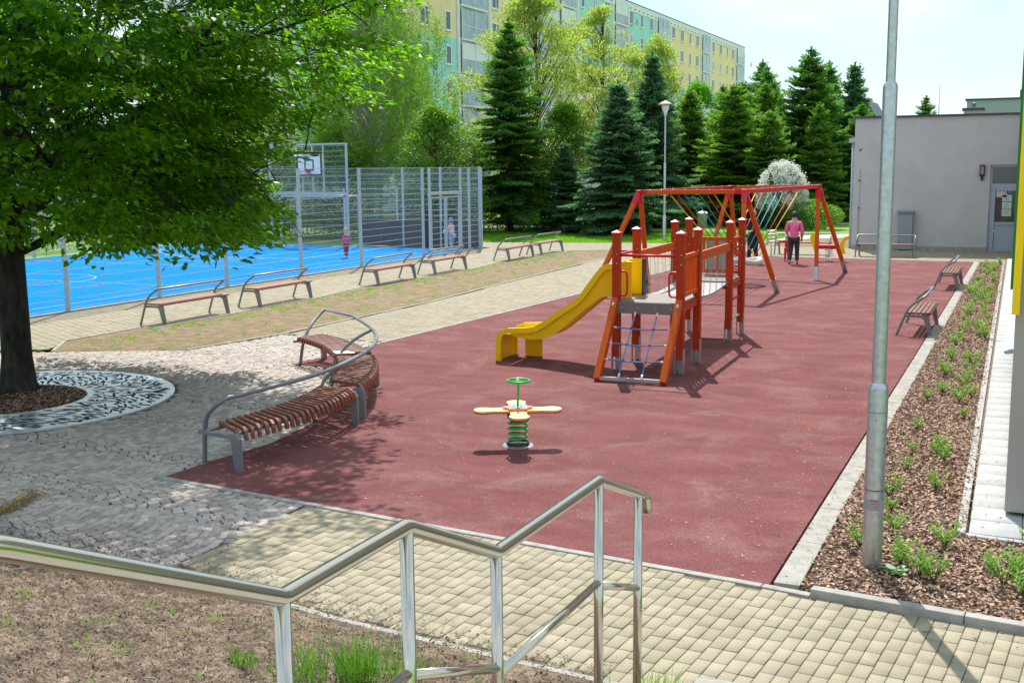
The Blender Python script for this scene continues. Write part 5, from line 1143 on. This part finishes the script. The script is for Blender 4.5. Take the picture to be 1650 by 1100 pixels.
for i, (x, y, s, lb_) in enumerate(((-33.0, 44.5, .9, 'low green tree behind the left post of the football goal'), (-44, 44, 1.2, 'rounded green tree beyond the far corner of the court'), (-50, 36, 1.1, 'green tree beyond the far long side of the court, behind the big tree'), (-40.5, 30, .8, 'small green tree close behind the far side fence of the court'), (-27.2, 52.5, 1.0, 'green tree between the weeping birch and the tall slim spruce'))):
    c = copy_tree(t_, (x, y, -.05), i*1.3, lb_, 'low trees behind the court'); c.scale = (s, s, s)
# hedges and shrubs
def hedge(name, label, a, c, w, h, n, m='hedge'):
    a = Vector((*a, 0)); c = Vector((*c, 0)); d_ = (c-a); L = d_.length; d_.normalize(); nn = Vector((-d_.y, d_.x, 0)); r = np.random.default_rng(n)
    root = T(name, label, 'hedge', (a+c)/2); q = MB()
    for k in range(int(L/.4)): p = a+d_*(k*.4+.2); q.tube([p, p+Vector((r.normal(0, .08), r.normal(0, .08), h*.8))], [.02, .006], 4)
    q.build('stems', MT['trunk'], root, W=True)
    u = r.uniform(0, L, n); v = r.uniform(-1, 1, n)*w/2; z = r.uniform(0.03, 1, n)**.8*h*(1+.06*np.sin(u*2.3)); ed = np.where(r.random(n) < .6, np.sign(v)*w/2*(1+r.normal(0, .06, n)), v); top = r.random(n) < .35; z = np.where(top, h*(1+.05*np.sin(u*2.3)+r.normal(0, .03, n)), z); v = np.where(top, v, ed)
    P = np.stack([a.x+d_.x*u+nn.x*v, a.y+d_.y*u+nn.y*v, z-.05], 1); leaves('foliage', P, r.normal(0, 1, (n, 3))+np.array([0, 0, .3]), r.normal(0, 1, (n, 3)), .085, .055, LM[m], root, W=True)
hedge('hedge', 'clipped dark green hedge beside the court fence corner', (-27.5, 50.2), (-21.6, 52.9), 1.0, 1.15, 12000)
hedge('hedge', 'low green hedge behind the football goal', (-33.5, 43.2), (-25.5, 43.6), 1.0, 1.0, 8000)
hedge('hedge', 'low green hedge beyond the far long side of the court', (-35.5, 20), (-35.2, 40), 1.0, .9, 9000)
def shrub(name, label, loc, Rr, h, n, m, flowers=0, seed=1, group=None, fm='white', L=.10):
    r = np.random.default_rng(seed); root = T(name, label, 'shrub', loc, 0, group); q = MB()
    for k in range(9): a = r.uniform(0, 6.28); q.tube([(0, 0, 0), (math.cos(a)*Rr*.3, math.sin(a)*Rr*.3, h*.5), (math.cos(a)*Rr*.6, math.sin(a)*Rr*.6, h*.85)], [.03, .02, .006], 4)
    q.build('stems', MT['trunk'], root); v = r.normal(0, 1, (n, 3)); v = unit(v)*r.uniform(.35, 1, (n, 1))**.35; P = v*np.array([Rr, Rr, h*.52])*(1+.12*np.sin(v[:, :1]*7)*np.cos(v[:, 1:2]*6))+np.array([0, 0, h*.52])
    leaves('foliage', P, v+r.normal(0, .5, (n, 3)), r.normal(0, 1, (n, 3)), L, L*.6, LM[m], root)
    if flowers:
        c = unit(r.normal(0, 1, (flowers, 3))); c = c[c[:, 2] > -.35]; Cn = c*np.array([Rr, Rr, h*.52])*1.02+np.array([0, 0, h*.52]); k = len(Cn)
        P = np.repeat(Cn, 26, 0)+r.normal(0, .075, (k*26, 3))*np.array([1, 1, 1.3]); leaves('blossom', P, r.normal(0, 1, P.shape), r.normal(0, 1, P.shape), .085, .07, LM[fm], root)
    return root
shrub('blossom_shrub', 'round shrub covered with white blossom behind the swing frame', (-11.45, 57.6, -.05), 1.15, 3.05, 5000, 'hedge', 620, 3)
shrub('green_shrub', 'low spreading green shrub right of the white blossom shrub', (-9.9, 57.2, -.05), 1.5, 1.3, 5000, 'dark', 0, 4)
shrub('green_shrub', 'small leafy bush at the foot of the broad blue spruce', (-19.2, 50.6, -.05), .5, 1.1, 1600, 'bright', 0, 5)
# bed plants
def bedplant(seed, h=.24, n=150, fl=0):
    r = np.random.default_rng(seed); root = T('bed_shrub', 'x', 'plant', (0, 0, 0)); q = MB(); P, D = [], []
    for k in range(9):
        a = r.uniform(0, 6.28); l = h*r.uniform(.6, 1.1); e = Vector((math.cos(a)*h*.5, math.sin(a)*h*.5, l)); q.tube([(0, 0, 0), (e.x*.4, e.y*.4, l*.55), e], [.004, .003, .0015], 4, cap=False)
        for j in range(n//9):
            t = r.uniform(.2, 1); p = Vector((e.x*t, e.y*t, l*t**.8)); P.append(p); b = r.uniform(0, 6.28); D.append((math.cos(b), math.sin(b), .5))
    q.build('stems', MT['trunk'], root); P = np.array([tuple(p) for p in P])+r.normal(0, .012, (len(P), 3)); D = np.array(D)
    leaves('foliage', P, D, r.normal(0, .4, P.shape)+np.array([0, 0, 1]), .055*r.uniform(.6, 1.3, len(P)), .017, LM['bed'], root)
    if fl: Q = P[P[:, 2] > h*.5][:fl*5]; leaves('flowers', Q, r.normal(0, 1, Q.shape), r.normal(0, 1, Q.shape), .035, .03, LM['yflow'], root)
    return root
G4 = 'young green shrubs planted in rows in the bark bed'
LBL = 'young feathery green shrub planted in the brown bark mulch'; LBY = 'young green shrub with a few yellow flowers in the bark mulch'
protos = [bedplant(51, .26, 200), bedplant(52, .20, 160), bedplant(53, .30, 230), bedplant(54, .20, 150, 3)]
used = [0]*4; rr2 = random.Random(5); spots = []
for k in range(60):
    y = 9.2+k*.48
    xl_, xr_ = -1.30, (-.42 if y > 9.7 else .6)-.0107*(y-10)
    for x in ((xl_*.72+xr_*.28), (xl_*.30+xr_*.70)):
        if rr2.random() < (.38 if y < 22 else .42): continue
        spots.append((x+rr2.gauss(0, .06), y+rr2.gauss(0, .12)))
spots += [(-.78, 8.78), (-.62, 8.62), (-.52, 8.5), (-.15, 8.95), (.05, 9.0), (-.05, 8.62), (.22, 8.75), (.10, 8.45), (.32, 8.5), (.45, 9.05), (-1.12, 9.1), (.62, 8.7), (.30, 9.3), (1.0, 8.9), (1.3, 8.4), (-.5, 9.35), (-.9, 9.6)]
for (x, y) in spots:
    i = rr2.choice([0, 0, 1, 2, 3] if y < 30 else [1, 1, 3]); s = rr2.uniform(.5, .9)*(1+max(0, y-18)*.008); w_ = 0 if y < 9.65 else (1 if x < -.86-.006*(y-10) else 2); lb_ = ('young green shrub with yellow flowers' if i == 3 else 'young feathery green shrub')+[' in the wide front part of the bark bed', ' in the bed row beside the red surface', ' in the bed row beside the pale slabs'][w_]; gp_ = ('yellow flowering' if i == 3 else 'green')+' young shrubs'+[' at the wide front of the bark bed', ' in the bed row beside the red surface', ' in the bed row beside the pale slabs'][w_]
    if not used[i]: used[i] = 1; o = protos[i]; o.location = (x, y, .02); o['label'] = lb_; o['group'] = gp_
    else: o = copy_tree(protos[i], (x, y, .02), rr2.uniform(0, 6.2), lb_, gp_)
    o.scale = (s, s, s)
br2 = T('broad_leaf_weed', 'pale broad-leaved plant at the foot of the thick lamp pole', 'plant', (-.80, 8.60, .02))
P = np.zeros((14, 3)); a = np.linspace(0, 6, 14); leaves('foliage', P+RNG.normal(0, .03, P.shape)*np.array([1, 1, 0]), np.stack([np.cos(a), np.sin(a), np.full(14, .35)], 1), np.tile([0, 0, 1.], (14, 1)), .13, .075, leafmat('leaf_pale_weed', (.18, .33, .16), (.35, .48, .3), .2, .5), br2)

# ================================================================ people
def skinmesh(name, J, E, m, par, sub_=2, root=0):
    """J = [(pos, radius)], E = edges"""
    me = bpy.data.meshes.new(name); me.from_pydata([j[0] for j in J], E, []); me.materials.append(m); o = link(bpy.data.objects.new(name, me)); o.parent = par
    md = o.modifiers.new('skin', 'SKIN'); md.use_smooth_shade = True; sv = me.skin_vertices[0].data
    for i, j in enumerate(J):
        r = j[1]; sv[i].radius = r if isinstance(r, tuple) else (r, r)
    sv[root].use_root = True
    s = o.modifiers.new('sub', 'SUBSURF'); s.levels = sub_; s.render_levels = sub_
    return o
def person(label, loc, rz, h, shirt, pants, shoe, hair, arms, legs, lean=0., sleeve=1.0, hat=None, longcoat=False, child=False, wide=1.0, hairlen=0, group=None):
    """h height; arms = [(elbow, hand)] x2 and legs = [(knee, foot)] x2 given in fractions of h (x right, y forward, z up)"""
    t = T('person', label, 'person', loc, rz, group); S = lambda p: (p[0]*h, p[1]*h, p[2]*h)
    hs = 1.45 if child else 1.0; hip = .50 if not child else .46; sh = .81 if not child else .76
    neck = sh+.045; hd = (1-neck)/2+neck; L_ = lambda z: lean*(z-hip)
    sw_ = .105*wide; 
    J = [((0, 0, hip), .085), ((0, L_(.6), .60), .075), ((0, L_(.70), .70), .085), ((0, L_(sh), sh-.01), .06), ((0, L_(neck)+.0, neck), .034*hs), ((0, L_(hd)+.012, hd-.015), .052*hs), ((0, L_(hd)+.006, hd+.035*hs), .05*hs), ((0, L_(hd)+.058*hs, hd-.01), .012*hs)]
    E = [(0, 1), (1, 2), (2, 3), (3, 4), (4, 5), (5, 6), (5, 7)]
    A = []
    for sx, (el, ha) in zip((-1, 1), arms):
        i = len(J); J += [((sx*sw_, L_(sh), sh-.02), .038), (el, .027), (ha, .020)]; E += [(3, i), (i, i+1), (i+1, i+2)]; A.append(i)
        hv = (Vector(ha)-Vector(el)).normalized(); side = hv.cross(Vector((0, 0, 1))); side = side.normalized() if side.length > .1 else Vector((0, 1, 0))
        p = Vector(ha)+hv*.035; k = len(J); J.append((tuple(p), (.024*hs*.8, .012*hs))); E.append((i+2, k))
        for f in range(4): J.append((tuple(p+hv*(.042-.005*abs(f-1.5))+side*(f-1.5)*.011+Vector((0, 0, -.006))), .005)); E.append((k, len(J)-1))
        J.append((tuple(p+side*.028*sx+hv*.008), .0055)); E.append((k, len(J)-1))
    G = []
    for sx, (kn, ft) in zip((-1, 1), legs):
        i = len(J); J += [((sx*.052*wide, 0, hip-.02), .062), (kn, .040), (ft, .026), ((ft[0], ft[1]+.07, max(ft[2]-.02, .015)), .02)]; E += [(0, i), (i, i+1), (i+1, i+2), (i+2, i+3)]; G.append(i)
    skinmesh('body', [(S(p), tuple(x*h for x in r) if isinstance(r, tuple) else r*h) for p, r in J], E, MT['skin'], t)
    # shirt
    JS = [((0, 0, hip-.035), .088*wide), (J[1][0], .088*wide), (J[2][0], .098*wide), ((0, L_(sh), sh), .062)]; ES = [(0, 1), (1, 2), (2, 3)]
    if longcoat: JS.append(((0, .0, hip-.24), .11)); ES.append((0, 4))
    for i in A:
        el = Vector(J[i+1][0]); ha = Vector(J[i+2][0]); k = len(JS); JS += [(J[i][0], .048), (tuple(Vector(J[i][0]).lerp(el, .95 if sleeve > .5 else .6)), .038)]; ES += [(3, k), (k, k+1)]
        if sleeve > .5: JS.append((tuple(el.lerp(ha, .93)), .030)); ES.append((k+1, k+2))
    skinmesh('top', [(S(p), r*h) for p, r in JS], ES, MT[shirt], t)
    JP = [((0, 0, hip+.03), .082*wide)]; EP_ = []
    for i in G: k = len(JP); JP += [((J[i][0]), .068*wide), (J[i+1][0], .047), (tuple(Vector(J[i+1][0]).lerp(Vector(J[i+2][0]), .93)), .036)]; EP_ += [(0, k), (k, k+1), (k+1, k+2)]
    skinmesh('trousers', [(S(p), r*h) for p, r in JP], EP_, MT[pants], t)
    for i in G:
        a = Vector(J[i+2][0]); skinmesh('shoe', [(S((a.x, a.y-.022, max(a.z-.012, .022))), .026*h), (S((a.x, a.y+.03, max(a.z-.022, .020))), .024*h), (S((a.x, a.y+.085, max(a.z-.03, .017))), .017*h)], [(0, 1), (1, 2)], MT[shoe], t)
    # hair
    q = MB(); hc = Vector((0, L_(hd)+.0, hd+.018)); rr = .060*hs
    n1, n2 = 9, 18; vs = []; fs = []
    for i in range(n1+1):
        for j in range(n2):
            th = math.pi*.62*i/n1; ph = 2*math.pi*j/n2; fwd = math.sin(ph); cut = 1 if fwd < .35 else .62
            th2 = th*cut*(1.12 if hairlen and fwd < .2 else 1); v = hc+Vector((math.cos(ph)*math.sin(th2)*rr, math.sin(ph)*math.sin(th2)*rr*1.08-.006, math.cos(th2)*rr*1.12)); vs.append(v*h)
    for i in range(n1):
        for j in range(n2): fs.append((i*n2+j, i*n2+(j+1) % n2, (i+1)*n2+(j+1) % n2, (i+1)*n2+j))
    q.add(vs, fs, True); hh = q.build('hair' if not hat else 'hat', MT[hat or hair], t); sd_ = hh.modifiers.new('s', 'SOLIDIFY'); sd_.thickness = .006
    if hat:
        q = MB(); q.prism([(-.05*hs, .02), (-.03*hs, .075*hs), (.03*hs, .075*hs), (.05*hs, .02)], hd+.022*hs, hd+.032*hs, lambda p, t_: Vector((p[0], p[1]+L_(hd)+.02, t_-.3*max(0, p[1]-.03)))*h); sub(q, 'peak', MT[hat], hh)
    q = MB()
    for sx in (-1, 1):
        q.lathe([(0, -.006*h*hs), (.006*h*hs, 0), (0, .006*h*hs)], Vector((sx*.022*hs, L_(hd)+.055*hs, hd+.008))*h, 6)
    q.build('eyes', MT['black'], t)
    q = MB(); q.box(Vector((0, L_(hd)+.0535*hs, hd-.032*hs))*h, (.026*h*hs, .006*h, .006*h)); q.build('mouth', MT['cdred'], t)
    if hairlen == 2:
        q = MB(); q.tube([Vector((0, L_(hd)-.045*hs, hd+.07*hs))*h, Vector((0, L_(hd)-.03*hs, hd+.115*hs))*h], [.022*h, .012*h], 8); q.build('hair_bun', MT[hair], t)
    return t
# facing: local +y forward; rz rotates it
person('person in a pink long-sleeved top and dark trousers, seen from behind', (-6.75, 36.0, .006), R(8), 1.62, 'cpink', 'cdark', 'cred', 'hairk',
       [((-.155, .02, .66), (-.125, .09, .56)), ((.155, .0, .64), (.14, .07, .50))], [((-.055, .02, .27), (-.075, -.10, .045)), ((.06, .03, .27), (.065, .02, .035))], .06, wide=1.0, hairlen=1)
person('toddler in red clothes and a white hat with one arm stretched out', (-7.15, 37.0, .006), R(20), .88, 'cred', 'cred', 'hairk', 'hairb',
       [((-.19, .03, .72), (-.33, .05, .76)), ((.13, .04, .66), (.15, .08, .60))], [((-.06, .02, .24), (-.08, -.04, .04)), ((.06, .05, .24), (.06, .06, .035))], .05, hat='cwht', child=True)
person('person in a long dark coat standing behind the swing leg', (-8.05, 36.1, .006), R(160), 1.66, 'cblk', 'cblk', 'hairk', 'hairb',
       [((-.14, .06, .66), (-.07, .17, .62)), ((.14, .06, .66), (.10, .18, .60))], [((-.06, .02, .27), (-.08, -.03, .035)), ((.06, .03, .27), (.09, .02, .035))], .05, wide=1.15, longcoat=True, hairlen=1)
person('small fair-haired child in magenta top and red trousers standing on the court', (-22.04, 34.1, -.002), R(70), 1.05, 'cmag', 'cdred', 'cwht', 'hairb',
       [((-.13, -.01, .62), (-.12, .02, .50)), ((.13, -.01, .62), (.12, .03, .50))], [((-.05, .03, .24), (-.05, -.03, .035)), ((.05, .02, .24), (.05, .05, .035))], .0, child=True, hairlen=2)
kb = person('child in a blue cap, pale pink shirt and grey trousers holding a ball', (-20.22, 38.7, -.002), R(75), 1.20, 'clil', 'cgry', 'cred', 'hairk',
       [((-.12, .07, .62), (-.06, .20, .60)), ((.12, .07, .62), (.06, .20, .60))], [((-.05, .03, .24), (-.05, -.03, .035)), ((.05, .05, .24), (.05, .06, .035))], .10, sleeve=.3, hat='cblu', child=True, wide=1.05)
f_ = Vector((-math.sin(R(75)), math.cos(R(75)), 0)); bp_ = Vector((-20.22, 38.7, .70))+f_*.33
ball = T('ball', 'white ball with an orange patch held by the child in the blue cap', 'ball', bp_)
q = MB(); n = 10; q.lathe([(.105*math.sin(math.pi*i/n), -.105*math.cos(math.pi*i/n)) for i in range(n+1)], seg=18); q.build('ball_skin', MT['cwht'], ball)
q = MB(); q.lathe([(.107*math.sin(math.pi*i/n), -.107*math.cos(math.pi*i/n)) for i in range(6, 9)], seg=18); q.build('ball_patch', MT['orange'], ball)
